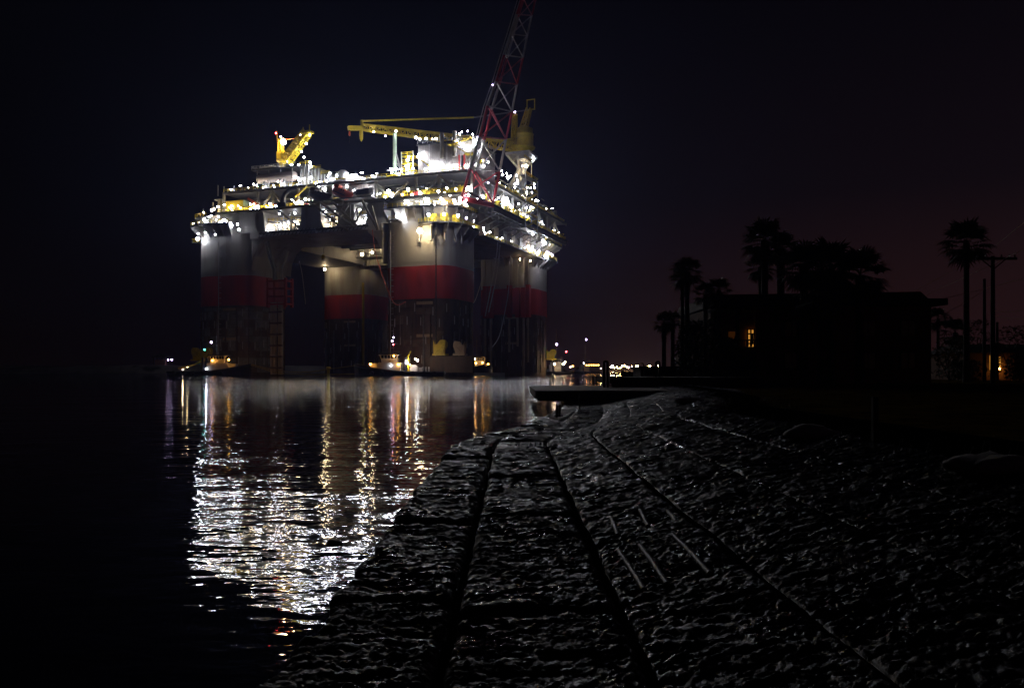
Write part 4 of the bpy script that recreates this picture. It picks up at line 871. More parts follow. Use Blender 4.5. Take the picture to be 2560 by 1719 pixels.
# ================================================================ tugs
def tug(label, loc, heading, L=30, hullm='navy', lamps_=(), stern_work=True, housem='tugwhite', mast=9.0, stack='navy'):
    t = empty('tugboat', loc, heading, label, 'tugboat', 'tugboats around the platform')
    W2 = L * .17
    prof = [(-.5, .80, 1.7), (-.46, .95, 1.7), (-.3, 1, 1.6), (0, 1, 1.9), (.2, .97, 2.6), (.35, .8, 3.4), (.44, .5, 4.0), (.49, .2, 4.4), (.5, .03, 4.5)]
    rings = []
    for x, w, z in prof:
        rings.append([(x * L * .97, 0, -1.2), (x * L * .985, W2 * w * .8, -.6), (x * L, W2 * w, .5), (x * L, W2 * w, z), (x * L, W2 * w * .93, z), (x * L, W2 * w * .9, z - .9),
                      (x * L, -W2 * w * .9, z - .9), (x * L, -W2 * w * .93, z), (x * L, -W2 * w, z), (x * L, -W2 * w, .5), (x * L * .985, -W2 * w * .8, -.6)])
    MB().loft(rings).build('hull', M[hullm], t)
    # fender strip and tyres
    for sgn in (-1, 1):
        MB().tube([(x * L, sgn * W2 * w * 1.02, z * .75) for x, w, z in prof], .28, 6).build('fender', M['black'], t)
        for k in range(7):
            x = -.4 + k * .115
            w = 1.0; m1 = MB()
            m1.tube([(x * L + .75 * math.cos(a), sgn * (W2 * w + .25), .9 + .75 * math.sin(a)) for a in [2 * math.pi * i / 10 for i in range(11)]], .25, 5, False); m1.build('tyre', M['black'], t)
    for k in range(6):
        MB().box(-.42 * L + k * 1.4, -.42 * L + k * 1.4 + .8, -W2 - .06, -W2 + .05, 1.0, 1.25).build('freeing_port', M['orange'], t)
    # deckhouse, wheelhouse with individual windows
    z0 = 1.5; x0, x1 = -.02 * L, .27 * L
    MB().loft([[(x0, -2.9, z), (x1 - f_, -2.7, z), (x1 - f_, 2.7, z), (x0, 2.9, z)] for z, f_ in ((z0, 0), (z0 + 3.2, 1.3))]).build('deckhouse', M[housem], t)
    MB().box(x1 - .6, x1 + 1.6, -1.6, 1.6, 3.0, 4.4).build('bow_winch_house', M[housem], t)
    wx0, wx1, wz = x0 + 1.0, x1 - 2.4, z0 + 3.2
    wh = MB().loft([[(wx0, -2.2, wz), (wx1, -2.1, wz), (wx1, 2.1, wz), (wx0, 2.2, wz)], [(wx0 + .2, -2.2, wz + 1.3), (wx1 + .2, -2.2, wz + 1.3), (wx1 + .2, 2.2, wz + 1.3), (wx0 + .2, 2.2, wz + 1.3)],
                    [(wx0 - .2, -2.5, wz + 2.7), (wx1 + .9, -2.5, wz + 2.7), (wx1 + .9, 2.5, wz + 2.7), (wx0 - .2, 2.5, wz + 2.7)]]).build('wheelhouse', M[housem], t)
    MB().box(wx0 - .6, wx1 + 1.3, -2.9, 2.9, wz + 2.72, wz + 3.0).build('wheelhouse_roof', M['navy'], t)
    nw = 5
    for sgn in (-1, 1):
        for k in range(nw):
            a_ = wx0 + .35 + k * (wx1 - wx0) / nw; b_ = a_ + (wx1 - wx0) / nw - .3
            MB().loft([[(a_, sgn * 2.24, wz + 1.4), (b_, sgn * 2.24, wz + 1.4), (b_, sgn * 2.5, wz + 2.55), (a_, sgn * 2.5, wz + 2.55)], [(a_, sgn * 2.28, wz + 1.4), (b_, sgn * 2.28, wz + 1.4), (b_, sgn * 2.54, wz + 2.55), (a_, sgn * 2.54, wz + 2.55)]]).build('window', M['glass'], wh)
    for k in range(4):
        y = -2.0 + k * 1.02
        MB().loft([[(wx1 + .24, y, wz + 1.45), (wx1 + .24, y + .85, wz + 1.45), (wx1 + .86, y + .85, wz + 2.55), (wx1 + .86, y, wz + 2.55)], [(wx1 + .3, y, wz + 1.45), (wx1 + .3, y + .85, wz + 1.45), (wx1 + .92, y + .85, wz + 2.55), (wx1 + .92, y, wz + 2.55)]]).build('window', M['glass'], wh)
        MB().loft([[(wx0 + .1, y, wz + 1.45), (wx0 + .1, y + .85, wz + 1.45), (wx0 - .14, y + .85, wz + 2.55), (wx0 - .14, y, wz + 2.55)], [(wx0 + .06, y, wz + 1.45), (wx0 + .06, y + .85, wz + 1.45), (wx0 - .2, y + .85, wz + 2.55), (wx0 - .2, y, wz + 2.55)]]).build('window', M['glass'], wh)
    # mast with yards
    ms = MB(); mx = wx0 + 1.8; mz = wz + 3.0
    ms.tube([(mx, 0, mz), (mx, 0, mz + mast * .6), (mx, 0, mz + mast)], [.22, .15, .07], 6)
    for hh, w in ((mast * .25, 2.2), (mast * .5, 1.5), (mast * .72, .7)): ms.box(mx - .1, mx + .1, -w, w, mz + hh, mz + hh + .14)
    ms.box(mx - 1.4, mx + .4, -.15, .15, mz + mast * .38, mz + mast * .38 + .2); ms.build('mast', M['steel'], t)
    rl = MB()
    for k in range(12): rl.bar((wx0 + k * .5, -2.7, mz), (wx0 + k * .5, -2.7, mz + 1), .08)
    rl.bar((wx0, -2.7, mz + 1), (wx0 + 5.5, -2.7, mz + 1), .08); rl.build('roof_rail', M['steel'], t)
    for sgn in (-1, 1): MB().tube([(x0 - 1.2, sgn * 2.2, z0), (x0 - 1.5, sgn * 2.2, z0 + 5.2)], .55, 8).build('exhaust_stack', M[stack], t)
    if stern_work:
        wn = MB().tube([(-.16 * L, -1.4, 2.6), (-.16 * L, 1.4, 2.6)], 1.4, 14); wn.build('towing_winch', M['tugwhite'], t)
        MB().box(-.26 * L, -.22 * L, -2.0, 2.0, 1.2, 3.0).build('towing_bitts', M['tugwhite'], t)
        for k in range(3): MB().box(-.32 * L + k * 1.0, -.32 * L + k * 1.0 + .5, -3.5, -3.1, 1.2, 3.2).build('bollard', M['tugwhite'], t)
        MB().tube([(-.1 * L, 1.5, 1.5), (-.1 * L, 1.5, 7), (-.13 * L, 1.5, 8.6)], .3, 6).build('deck_crane', M['yellow'], t)
    for (x, y, z, r_, k) in lamps_: put('lamp', lens[k], t, (x, y, z), (0, 0, 0), r_ * (.5 if k == 'warm' else .7))
    return t
p1_, p2_ = at(427, 934, 302), at(627, 934, 302)
tug('left tug with dark hull and two amber deck lamps beside the front left column', (p1_.lerp(p2_, .5).x, 302, 0), R(2), 29,
    lamps_=((1.6, -3.2, 5.6, .42, 'amber'), (7.4, -2.9, 5.9, .45, 'amber'), (1.2, -3.2, 12.2, .5, 'violet'), (-1.4, -2.6, 9.6, .32, 'greenlamp'), (-9, -3.2, 2.3, .2, 'warm'), (-7.2, -3.4, 3.2, .16, 'warm'), (-.6, -3.3, 2.6, .2, 'cool'), (3, 3.2, 6.2, .6, 'amber'), (-2, 3.2, 5, .5, 'warm')), stern_work=False)
p1_, p2_ = at(887, 937, 284), at(1112, 937, 284)
tug('middle tug with brightly lit white winch on its aft deck', (p1_.lerp(p2_, .5).x, 284, 0), R(180), 31,
    lamps_=((9.6, 3.2, 4.1, .5, 'amber'), (.0, 3.4, 4.0, .5, 'amber'), (1.6, 3.0, 6.9, .42, 'amber'), (-2.8, 3.2, 5.2, .6, 'warm'), (-2.9, 3.2, 4.5, .5, 'cool'), (-6.4, 2.6, 5.4, .42, 'cool'), (-3.9, 3.0, 3.9, .42, 'amber'), (2.2, 3, 12.0, .38, 'violet'), (1.7, 3, 13.2, .34, 'violet'), (1.8, 3, 10.8, .34, 'redlamp'), (2.6, 3.3, 3.7, .18, 'cool'), (-5, -3.0, 6.0, .5, 'warm'), (6, -3.2, 5, .5, 'amber')))
tug('white tug with a red stack half hidden behind the front right column', (at(1188, 933, 345).x, 345, 0), R(-70), 30,
    lamps_=((10.5, -3, 5, .5, 'amber'), (8.8, 2.8, 4.6, .45, 'amber'), (10, 0, 5.2, .5, 'amber'), (9, -2.9, 6.6, .45, 'warm')), stern_work=False, stack='red')
tug('tug seen end on with two glaring work lamps and a tall lit mast', (at(1397, 934, 385).x, 400, 0), R(98), 30,
    lamps_=((-9.5, 3.1, 5.1, .85, 'warm'), (-9.6, -1.1, 5.1, .85, 'warm'), (-9.6, -2.0, 6, .55, 'warm'), (-3, .8, 14.6, .65, 'violet'), (-6.5, 4.2, 11.0, .4, 'greenlamp'), (-6.5, -3.2, 11.0, .5, 'redlamp'), (-10, 8.6, 9.2, .4, 'violet'), (-10, 9.4, 8.0, .35, 'violet'), (-10, 10.8, 3.9, .4, 'amber'), (-10, -5.6, 4.1, .4, 'amber'), (-10, -4.5, 3.7, .35, 'warm')), mast=15, stern_work=False)
tug('farthest tug, a dark shape with a row of amber lamps and one violet masthead lamp', (at(1465, 933, 520).x, 520, 0), R(100), 30,
    lamps_=[(-13, -4.4 + k * 1.5, 5.4, .42, 'amber') for k in range(6)] + [(-4, 1, 21.5, .7, 'violet'), (-12, 4.6, 6.6, .4, 'cool'), (-12, -6.2, 3.4, .4, 'warm')], housem='steel', mast=11, stern_work=False)
# yellow tow ropes between the tugs and the columns
GR = 'yellow tow ropes along the waterline'
def wpt(px, py, d): return at(px, py, d)
line('tow_rope', [wpt(628, 912, 300), wpt(660, 922, 299), wpt(700, 932, 297), wpt(780, 936, 294), wpt(886, 934, 288)], .16, 'rope', 'lower yellow tow rope sagging from the left tug bow to the middle tug', 'rope', GR)
line('tow_rope', [wpt(630, 910, 300), wpt(690, 925, 300), wpt(760, 930, 298), wpt(830, 921, 294), wpt(900, 912, 288)], .16, 'rope', 'upper yellow tow rope rising to the middle tug rail', 'rope', GR)
line('tow_rope', [wpt(446, 920, 301), wpt(470, 915, 301), wpt(488, 910, 301), wpt(503, 902, 302)], .3, 'rope', 'thick lit tow rope rising from the left tug stern to the yellow fairlead', 'rope', GR)
mb_ = tag(MB().lathe((at(821, 930, 297).x, 297, 0), [(.5, -.5), (.55, 2.6), (.9, 2.7), (.9, 3.2), (.4, 3.4)], 10).build('mooring_post', M['yellow']), 'yellow mooring post standing at the waterline between the two near tugs', 'mooring post')
# low float and wash beside the front right column
fx0, fx1 = at(1180, 934, 322), at(1262, 934, 322)
tag(MB().box(fx0.x, fx1.x, 320, 325, -.2, 1.1).build('fender_raft', M['pipe']), 'low pale fender raft floating at the foot of the right columns', 'raft')
# hut on the dune
ht = at(402, 895, 655)
hut = empty('beach_hut', (ht.x, 655, 6.5), 0, 'small hut with two violet lamps on the dune at the left', 'hut')
MB().loft([[(-5 * k, -4 * k, z), (5 * k, -4 * k, z), (5 * k, 4 * k, z), (-5 * k, 4 * k, z)] for z, k in ((6.0, 1.25), (9.2, .15))]).build('roof', M['roof'], hut)
for x in (-4.4, 4.4):
    for y in (-3.4, 3.4): MB().box(x - .3, x + .3, y - .3, y + .3, 0, 6).build('post', M['wood'], hut)
MB().box(-3.6, 3.6, -2.6, 2.6, 0, 4.2).build('wall', M['stucco'], hut)
for x in (7.5, 10.2): put('lamp', lens['violet'], hut, (x, -4, 4.2), (0, 0, 0), .5)
# ================================================================ far harbour lights
hl = MB(); hl.mi = 0; hl.ico((0, 0, 7), .9, 1); hl.mi = 1; hl.tube([(0, 0, 0), (0, 0, 6.4)], .16, 5)
hms = {k: hl.mesh('harbour_lamp_' + k, [M[m_], M['steel']]) for k, m_ in (('amber', 'harbour'), ('warm', 'warm'), ('violet', 'violet'), ('redlamp', 'redlamp'))}
g_ = random.Random(21)
spots = [1527, 1531, 1536, 1545, 1550, 1556, 1561, 1566, 1573, 1580, 1585, 1590, 1597, 1613, 1617, 1622, 1625, 1640, 1656, 1680, 1533, 1542, 1553, 1570, 1577, 1594, 1603, 1628, 1646, 1664]
for i, px in enumerate(spots):
    d = 1540 + g_.uniform(0, 60); p = at(px, 926, d)
    k = 'violet' if i in (8,) else 'redlamp' if i in (12,) else g_.choice(('amber', 'amber', 'warm'))
    o_ = put('harbour_lamp', hms[k], None, (p.x, d, 1.5), (0, 0, 0), g_.uniform(.8, 1.5))
    lab = {'violet': 'violet lamp in the row of distant harbour lights', 'redlamp': 'red lamp in the row of distant harbour lights'}.get(k, 'small %s lamp in the row of distant harbour lights' % ('amber' if k == 'amber' else 'pale yellow'))
    tag(o_, lab, 'lamp', 'distant harbour lights')

# ================================================================ foreground: granite revetment
def zbase(x, y):
    """Height of the revetment: two flat courses at the water, then a slope up to the crest."""
    s_ = bend(y); u = x - s_
    if u < .65: return .30
    return .30 + (u - .65) * .185
def bend(y):
    if y < 15: return 0.0
    t = y - 15; k = min(1, t / 8)
    return 4.7 * (1 - math.exp(-t / 18)) * k * k * (3 - 2 * k)
edges = [-1.2, -.36, .68, 1.58, 2.5, 3.4, 4.25]
rev = empty('stone_revetment', (0, 0, 0), 0, None, None, kind='structure')
# dark bed under the stones
def bed(x, y):
    return zbase(x + bend(y), y) - (.2 if x < .7 else .06)
ysb = [-2 + i * 1.0 for i in range(64)]
vs = [(x + bend(y), y, bed(x, y) if x > -1.15 else -1.0) for y in ysb for x in (-1.2, -1.1, -.3, .65, 2, 3.2, 4.4, 5.2)]
fs = [(j * 8 + i, j * 8 + i + 1, (j + 1) * 8 + i + 1, (j + 1) * 8 + i) for j in range(len(ysb) - 1) for i in range(7)]
MB().add(vs, fs).build('stone_bed', M['joint'], rev)
for ei, wj in ((1, .035), (2, .035), (3, .05), (4, .03), (5, .025)):  # black strips added along the grooves to hide lit stone walls, so they read dark
    js = [(-1 + i * .12) for i in range(165)]; vs = []
    for y in js:
        w = wj * (1 + .9 * noise.noise((y * 1.3, ei * 5.0, 0))) * (.6 + .4 * abs(noise.noise((y * .35, ei * 3.0, 4))) * 2)
        x = edges[ei] + .03 * noise.noise((y * .9, ei, 1)); z = zbase(edges[ei] + bend(y), y) + (-.05 if ei < 2 else .014) + .02 * noise.noise((y * 1.1, ei, 6))
        vs += [(x - w + bend(y), y, z - .05), (x - w * .6 + bend(y), y, z), (x + w * .6 + bend(y), y, z + .006), (x + w + bend(y), y, z - .04)]
    MB().add(vs, [(j * 4 + i, j * 4 + i + 1, j * 4 + i + 5, j * 4 + i + 4) for j in range(len(js) - 1) for i in range(3)], True).build('added_joint_fill', M['joint'], rev)
def ridged(x, y, sd):
    r1 = noise.noise((x * 1.5 + sd, y * 6.4, sd * 3.1)); r1 = 1 - abs(r1) * 2.0
    r2 = noise.noise((x * 4.4, y * 14.0 + sd, sd)); r2 = 1 - abs(r2) * 2.0
    r3 = noise.noise((x * 17, y * 26, sd * 2)); r4 = noise.noise((x * .8 + sd, y * 1.1, 7.7)); r5 = noise.noise((x * 42, y * 52, sd))
    return (.021 + .01 * min(1, max(0, y - 9) / 8)) * r1 + (.019 + .012 * min(1, max(0, y - 8) / 8)) * r2 + (.019 - .006 * min(1, y / 14)) * r3 + .018 * r4 + .014 * r5
RAG = (.11, .03, .03, .03, .03, .03, .03)
def edge_x(ei, y, si, far): return edges[ei] + RAG[ei] * far * (noise.noise((y * 1.7, ei * 9.1, 2)) + .4 * noise.noise((y * 6, ei * 3.3, 5)))
g_ = random.Random(9); stones = []
for si in range(6):
    x0, x1 = edges[si], edges[si + 1]
    y = 1.2 + g_.uniform(-1, 0) if si < 3 else 0.2 + g_.uniform(0, 1)
    cuts = {1: [1.0, 2.4, 5.05, 8.6, 11.6, 15.2, 17.2, 20.5], 2: [1.0, 3.0, 6.95, 9.6, 12.4, 15.6, 19]}.get(si)
    k = 0
    while y < 30:
        if cuts and k < len(cuts) - 1: y0, y1 = cuts[k], cuts[k + 1]
        else: y0 = y; y1 = y + g_.uniform(2.0, 3.6) * (1 if y < 15 else 1.3)
        k += 1; y = y1
        gap = (g_.uniform(.02, .045) if si < 3 else .012) if y0 < 18 else .004; far = .25 if y0 > 17 else 1; gl, gr = (.02, .024, .02, .022, .004, .004)[si], (.024, .02, .022, .004, .004, .01)[si]; fw = .07 if si < 2 else .035
        ymid = (y0 + y1) / 2
        step = max(.012, min(.11, .0032 * max(2.5, y0)))
        nx = max(5, int((x1 - x0) / step)); ny = max(6, int((y1 - y0 - 2 * gap) / (step * .9)))
        sd = g_.uniform(0, 50) if si < 2 else 17.3; tilt = g_.uniform(-.02, .02); dz = g_.uniform(-.025, .025) * (1 if si < 2 else .5); tx = g_.uniform(-.02, .02)
        ragl, ragr = (.16, .045, .035, .03, .008, .008)[si], (.045, .035, .03, .008, .008, .02)[si]
        vs = []
        eu, ev = .006 / (x1 - x0), .006 / (y1 - y0)
        ul = [0, eu, 4 * eu] + [i / nx for i in range(1, nx) if 6 * eu < i / nx < 1 - 6 * eu] + [1 - 4 * eu, 1 - eu, 1]; vl = [0, ev, 4 * ev] + [j / ny for j in range(1, ny) if 6 * ev < j / ny < 1 - 6 * ev] + [1 - 4 * ev, 1 - ev, 1]
        nx, ny = len(ul) - 1, len(vl) - 1
        for j in range(ny + 1):
            v = vl[j]
            for i in range(nx + 1):
                u = ul[i]
                Y = y0 + gap + v * (y1 - y0 - 2 * gap)
                le = edge_x(si, Y, si, far) + gl * far
                re = edge_x(si + 1, Y, si, far) - gr * far
                X = le + u * (re - le)
                Xb = X + bend(Y)
                e = min(u * (x1 - x0), (1 - u) * (x1 - x0), v * (y1 - y0), (1 - v) * (y1 - y0))
                fall = -(.05 if si < 2 else .012) * max(0, 1 - e / fw) ** 2
                if i in (0, nx) or j in (0, ny): fall = -.34 if not (si == 0 and i == 0) else -.7
                Yw = Y + .04 * noise.noise((X * 9, Y * 9, sd))
                q_s = 1 if si < 2 else .25
                vs.append((Xb, Yw, zbase(Xb, Y) + dz * q_s + tilt * q_s * (v - .5) * 2 + tx * q_s * (u - .5) * 2 + ridged(X, Y, sd) + fall))
        w = nx + 1
        fs = [(j * w + i, j * w + i + 1, (j + 1) * w + i + 1, (j + 1) * w + i) for j in range(ny) for i in range(nx)]
        o_ = MB().add(vs, fs, True).build('stone_block', M['stone'], rev)
        stones.append((si, y0, y1, o_))
print('stones', len(stones), 'tris', sum(len(s_[3].data.polygons) * 2 for s_ in stones))
# smooth half-round drill scars on two of the blocks
def on_slope(px, py):
    """Where the sight line through a place of the photograph meets the revetment (height field searched along the ray)."""
    d = 2.5
    while d < 60:
        p = at(px, py, d)
        if p.z <= zbase(p.x, p.y) + .035: return p
        d += .02
    return p
def stone_at(p):
    u = p.x - bend(p.y)
    for si, y0, y1, o_ in stones:
        if edges[si] <= u <= edges[si + 1] and y0 <= p.y <= y1: return o_
    return stones[0][3]
for a_, b_ in (((1528, 1294), (1545, 1336)), ((1600, 1274), (1620, 1314)), ((1670, 1278), (1690, 1302)),
               ((1545, 1374), (1610, 1472)), ((1600, 1362), (1668, 1458)), ((1682, 1335), (1775, 1432)),
               ((1287, 1107), (1284, 1118)), ((1303, 1107), (1301, 1117)), ((1325, 1106), (1322, 1117)), ((1337, 1106), (1336, 1117)), ((1357, 1107), (1357, 1117)), ((1370, 1107), (1370, 1117))):
    A_, B_ = on_slope(*a_), on_slope(*b_)
    MB().tube([A_ + Vector((0, 0, -.004)), A_.lerp(B_, .5) + Vector((0, 0, .004)), B_ + Vector((0, 0, -.006))], .022, 8).build('drill_scar', M['drill'], stone_at(A_.lerp(B_, .5)))
# lumpy toe and far end of the revetment beyond the separate stones
def toe(x, y):
    u = x - bend(y)
    if u < -1.4: return -.5
    z = zbase(x, y) - .03 + .06 * noise.noise((x * 1.4, y * 2.6, 1)) + .04 * (1 - abs(noise.noise((x * 2, y * 7, 4))) * 2)
    if u > 4.2: z -= (u - 4.2) * .12
    return z if u > -1.0 else z - .9 * (-u - 1.0) / .4
ys2 = [29.5 + j * .22 for j in range(130)]; xs2 = [-1.4 + i * .14 for i in range(52)]
vs = [(x + bend(y), y, toe(x + bend(y), y)) for y in ys2 for x in xs2]; nx = len(xs2)
fs = [(j * nx + i, j * nx + i + 1, (j + 1) * nx + i + 1, (j + 1) * nx + i) for j in range(len(ys2) - 1) for i in range(nx - 1)]
rr = MB().add(vs, fs, True).build('riprap', M['stone'], rev); rr['kind'] = 'stuff'
# small wet rock in the water
rk = at(833, 1358, 8.6)
m1 = MB(); m1.ico((0, 0, 0), .045, 3)
m1.v = [(x * 1.1 + max(0, x) * 1.6, y * .9, z * (.62 if x < 0 else max(.08, .62 - 7 * x)) + .006 * noise.noise((x * 40, y * 40, z * 40))) for x, y, z in m1.v]
m1.build('rock', M['black'], None, (rk.x - .02, rk.y, .012)); tag(bpy.data.objects['rock'], 'small dark rock breaking the bright water left of the stone edge', 'rock')

# lawn behind the crest
def lawnz(x, y): return .88 + .05 * noise.noise((x * .3, y * .3, 0)) + (.10 * noise.noise((x * .9, y * .9, 4)) if y < 30 else 0)
lw = []; ysl = [1, 2, 3, 4, 5, 6, 7, 8, 9, 10, 12, 14, 16, 18, 20, 23, 26, 30, 34, 38, 43, 48, 52, 56, 60, 70, 85, 110, 150, 220, 320]
us = [0, .3, .7, 1.2, 2, 3, 4.5, 6.5, 9, 13, 20, 32, 55, 110, 260]
for y in ysl:
    for u in us:
        sh = 4.15 + bend(min(y, 40)) + max(0, y - 40) * .3
        x = sh + u; z = lawnz(x, y)
        if u == 0: z -= .25
        lw.append((x, y, z))
nx = len(us)
MB().add(lw, [(j * nx + i, j * nx + i + 1, (j + 1) * nx + i + 1, (j + 1) * nx + i) for j in range(len(ysl) - 1) for i in range(nx - 1)], True).build('lawn', M['lawn'])['kind'] = 'structure'
gb = MB(); g_ = random.Random(3)
for k in range(5200):
    y = 2 + 30 * g_.random() ** 1.4; u = (g_.random() ** 2) * 2.2 - .12
    x = 4.15 + bend(y) + u; z = lawnz(x, y) - (.05 if u < .15 else .0); h = g_.uniform(.05, .2) * (1.4 if u < .4 else 1); a_ = g_.uniform(0, 6.28); l_ = g_.uniform(.02, .12)
    w = .006; dx, dy = math.cos(a_), math.sin(a_)
    gb.add([(x - dy * w, y + dx * w, z), (x + dy * w, y - dx * w, z), (x + dx * l_, y + dy * l_, z + h)], [(0, 1, 2)])
gb.build('grass', M['grass'])['kind'] = 'stuff'
GC = 'pale concrete lumps at the top of the stones'
for (px, py, w, lab) in ((1730, 1003, .55, 'far pale concrete lump at the crest of the stones'), (2030, 1085, .5, 'middle pale concrete lump at the crest, left of the lone post'), (2478, 1166, .45, 'near pale concrete lump at the crest by the right edge')):
    d = 3
    while True:
        p = at(px, py, d)
        if p.z < zbase(p.x, p.y) + .05 or d > 60: break
        d += .05
    m1 = MB(); m1.ico((0, 0, 0), .5, 3); sd = px * .01
    m1.v = [(x * w * (1.6 + noise.noise((x * 3, y * 3, sd))), y * w * 1.2, z * .22 + .05 * noise.noise((x * 4, y * 4, sd))) for x, y, z in m1.v]
    tag(m1.build('concrete_lump', M['concrete'], None, (p.x, p.y, p.z)), lab, 'concrete lump', GC)
pp = at(2187, 1118, 9.6)
tag(MB().loft([[(pp.x + sx * .03, 9.6 + sy * .03, z) for sx, sy in ((-1, -1), (1, -1), (1, 1), (-1, 1))] for z in (.6, 1.5)]).build('wooden_post', M['wood']), 'lone thin wooden post standing in the grass at the crest', 'post')

# ================================================================ docks at the end of the revetment
dk = empty('dock', (0, 0, 0), 0, 'low concrete dock with pale top running out from the stones', 'dock')
MB().box(at(1338, 975, 38).x, 11, 38, 51, .52, .9).build('dock_slab', M['concrete'], dk)
MB().box(at(1338, 975, 38).x + .1, 11, 37.9, 38.0, .42, .86).build('fascia_board', M['wood'], dk)
for x in (4.6, 7.0):
    for y in (38.6, 44, 50): MB().tube([(x, y, -1.5), (x, y, .5)], .16, 8).build('pile', M['wood'], dk)
dk2 = empty('raised_dock', (0, 0, 0), 0, 'darker raised dock standing on the right part of the low dock', 'dock')
xa_ = at(1524, 950, 46).x
MB().box(xa_, 14, 46, 56, 1.1, 1.4).build('dock_slab', M['wood'], dk2)
MB().box(xa_ + .1, 14, 45.9, 46, .9, 1.42).build('fascia_board', M['wood'], dk2)
for k in range(14): MB().box(xa_ + .02, 14, 46.05 + k * .7, 46.05 + k * .7 + .62, 1.404, 1.44).build('plank', M['wood'], dk2)
for x in (xa_ + .5, xa_ + 3.5, xa_ + 6.5): MB().tube([(x, 46.6, .5), (x, 46.6, 1.1)], .16, 8).build('pile', M['wood'], dk2)
def hoop(px0, px1, pyt, pyb, d, lab):
    a_, b_, t_ = at(px0, pyb, d), at(px1, pyb, d), at(px0, pyt, d)
    r_ = (b_.x - a_.x) / 2; pts = [(a_.x, d, .8)] + [(a_.x + r_ - r_ * math.cos(math.pi * k / 8), d, t_.z - r_ * .6 + r_ * .6 * math.sin(math.pi * k / 8)) for k in range(9)] + [(b_.x, d, .8)]
    return tag(MB().tube(pts, .07, 7).build('ladder_hoop', M['black']), lab, 'ladder rail', 'hooped ladder rails on the docks')
hoop(1510, 1519, 903, 962, 45, 'tall hooped ladder rail at the corner of the raised dock')
hoop(1640, 1649, 904, 925, 50, 'smaller hooped ladder rail farther along the raised dock')
for (px, t_, b_, lx, lab) in ((1487, 940, 962, -.12, 'leaning thin mooring pole, left of the pair beyond the dock'), (1492, 940, 962, 0, 'upright thin mooring pole, right of the pair beyond the dock')):
    a_ = at(px, b_, 53); tag(MB().tube([(a_.x, 53, -.5), (a_.x + lx, 53, at(px, t_, 53).z)], .05, 6).build('mooring_pole', M['wood']), lab, 'pole', 'thin poles beyond the dock')
GP = 'row of dark pilings beyond the raised dock'
for k, px in enumerate((1556, 1562, 1568, 1574, 1580, 1586, 1592, 1597)):
    a_ = at(px, 943, 70 + (k % 2)); tag(MB().tube([(a_.x, a_.y, -1), (a_.x, a_.y, at(px, 926 + (k * 37 % 5), 70).z)], .12, 7).build('piling', M['wood']), 'dark timber piling in the row beyond the raised dock', 'piling', GP)
a_ = at(1609, 940, 58); ml = MB()
ml.tube([(a_.x, 58, 1), (a_.x, 58, at(1609, 910, 58).z), (a_.x - .08, 58, at(1609, 907, 58).z), (a_.x - .2, 58, at(1609, 909, 58).z)], .045, 6)
tag(ml.build('dock_lamp_post', M['steel']), 'thin unlit lamp post with bent top on the raised dock', 'lamp post')
sh_ = at(1602, 925, 62)
bh = empty('boathouse', (0, 0, 0), 0, 'low dark boathouse shape in front of the harbour lights', 'boathouse')
MB().box(sh_.x, sh_.x + 6, 62, 66, .6, 2.0).build('wall', M['wood'], bh); MB().box(sh_.x - .2, sh_.x + 6.2, 61.8, 66.2, 2.0, 2.15).build('roof', M['roof'], bh)
fd = MB().box(at(1342, 1040, 28).x, at(1408, 1040, 28).x, 26.6, 28.6, .05, .22)
for k in range(5):
    pass
tag(fd.build('floating_dock', M['concrete']), 'small pale float lying in the water below the dock', 'float')
GS = 'stakes at the water below the dock'
for px, top, lab in ((1392, 1010, 'left stake standing beside the pale float'), (1399, 1012, 'right stake standing beside the pale float'), (1449, 985, 'taller stake rising from the stones under the dock')):
    a_ = at(px, 1044, 26.3 if px < 1430 else 31); tag(MB().tube([(a_.x, a_.y, -.5), (a_.x, a_.y, at(px, top, a_.y).z)], .04, 6).build('stake', M['wood']), lab, 'stake', GS)

# ================================================================ house
hs = empty('house', (0, 0, 0), 0, 'dark two storey flat roofed house with one amber lit balcony door', 'house')
HD = 60.0
def hx(px, d=60.0): return at(px, 900, d).x
def hz(py): return at(1280, py, HD).z
X0, X1 = hx(1889), hx(2328)
MB().box(X0, X1, HD, HD + 12, .7, hz(765)).build('wall', M['stucco'], hs)
MB().box(hx(1770), X0 - .01, HD + .45, HD + 12, .7, hz(875)).build('lower_wall', M['stucco'], hs)
MB().box(hx(1780), X0 - .01, HD + .45, HD + 12, hz(875), hz(770)).build('upper_wall', M['stucco'], hs)
rf = MB(); rf.loft([[(hx(1780), HD - .6, hz(765)), (hx(2330), HD - .6, hz(765)), (hx(2330), HD + 12.5, hz(765)), (hx(1780), HD + 12.5, hz(765))],
                     [(hx(1782), HD - .4, hz(738)), (hx(2295), HD - .4, hz(730)), (hx(2295), HD + 12.3, hz(730)), (hx(1782), HD + 12.3, hz(738))]]); rf.build('roof', M['roof'], hs)
MB().box(hx(2310), hx(2361), HD - .5, HD + 6, hz(763), hz(747)).build('eave', M['roof'], hs)
MB().box(hx(1772), X0 - .05, HD - 1.9, HD + .44, hz(781), hz(776)).build('balcony_roof', M['roof'], hs)
MB().box(hx(1772), X0 - .02, HD - 1.6, HD + .44, hz(872), hz(868)).build('balcony_floor', M['stucco'], hs)
for px in (1775, 1830): MB().box(hx(px) - .12, hx(px) + .12, HD - 1.5, HD - 1.3, .7, hz(781)).build('balcony_post', M['wood'], hs)
HI = 60.35
dw = MB().box(hx(1869, HI), hx(1885, HI), HD + .33, HD + .43, hz(870), hz(824)).build('balcony_door', M['room'], hs)
for px in (1868, 1876.5, 1885): MB().box(hx(px, HI) - .05, hx(px, HI) + .05, HD + .24, HD + .32, hz(871), hz(821)).build('frame', M['wood'], dw)
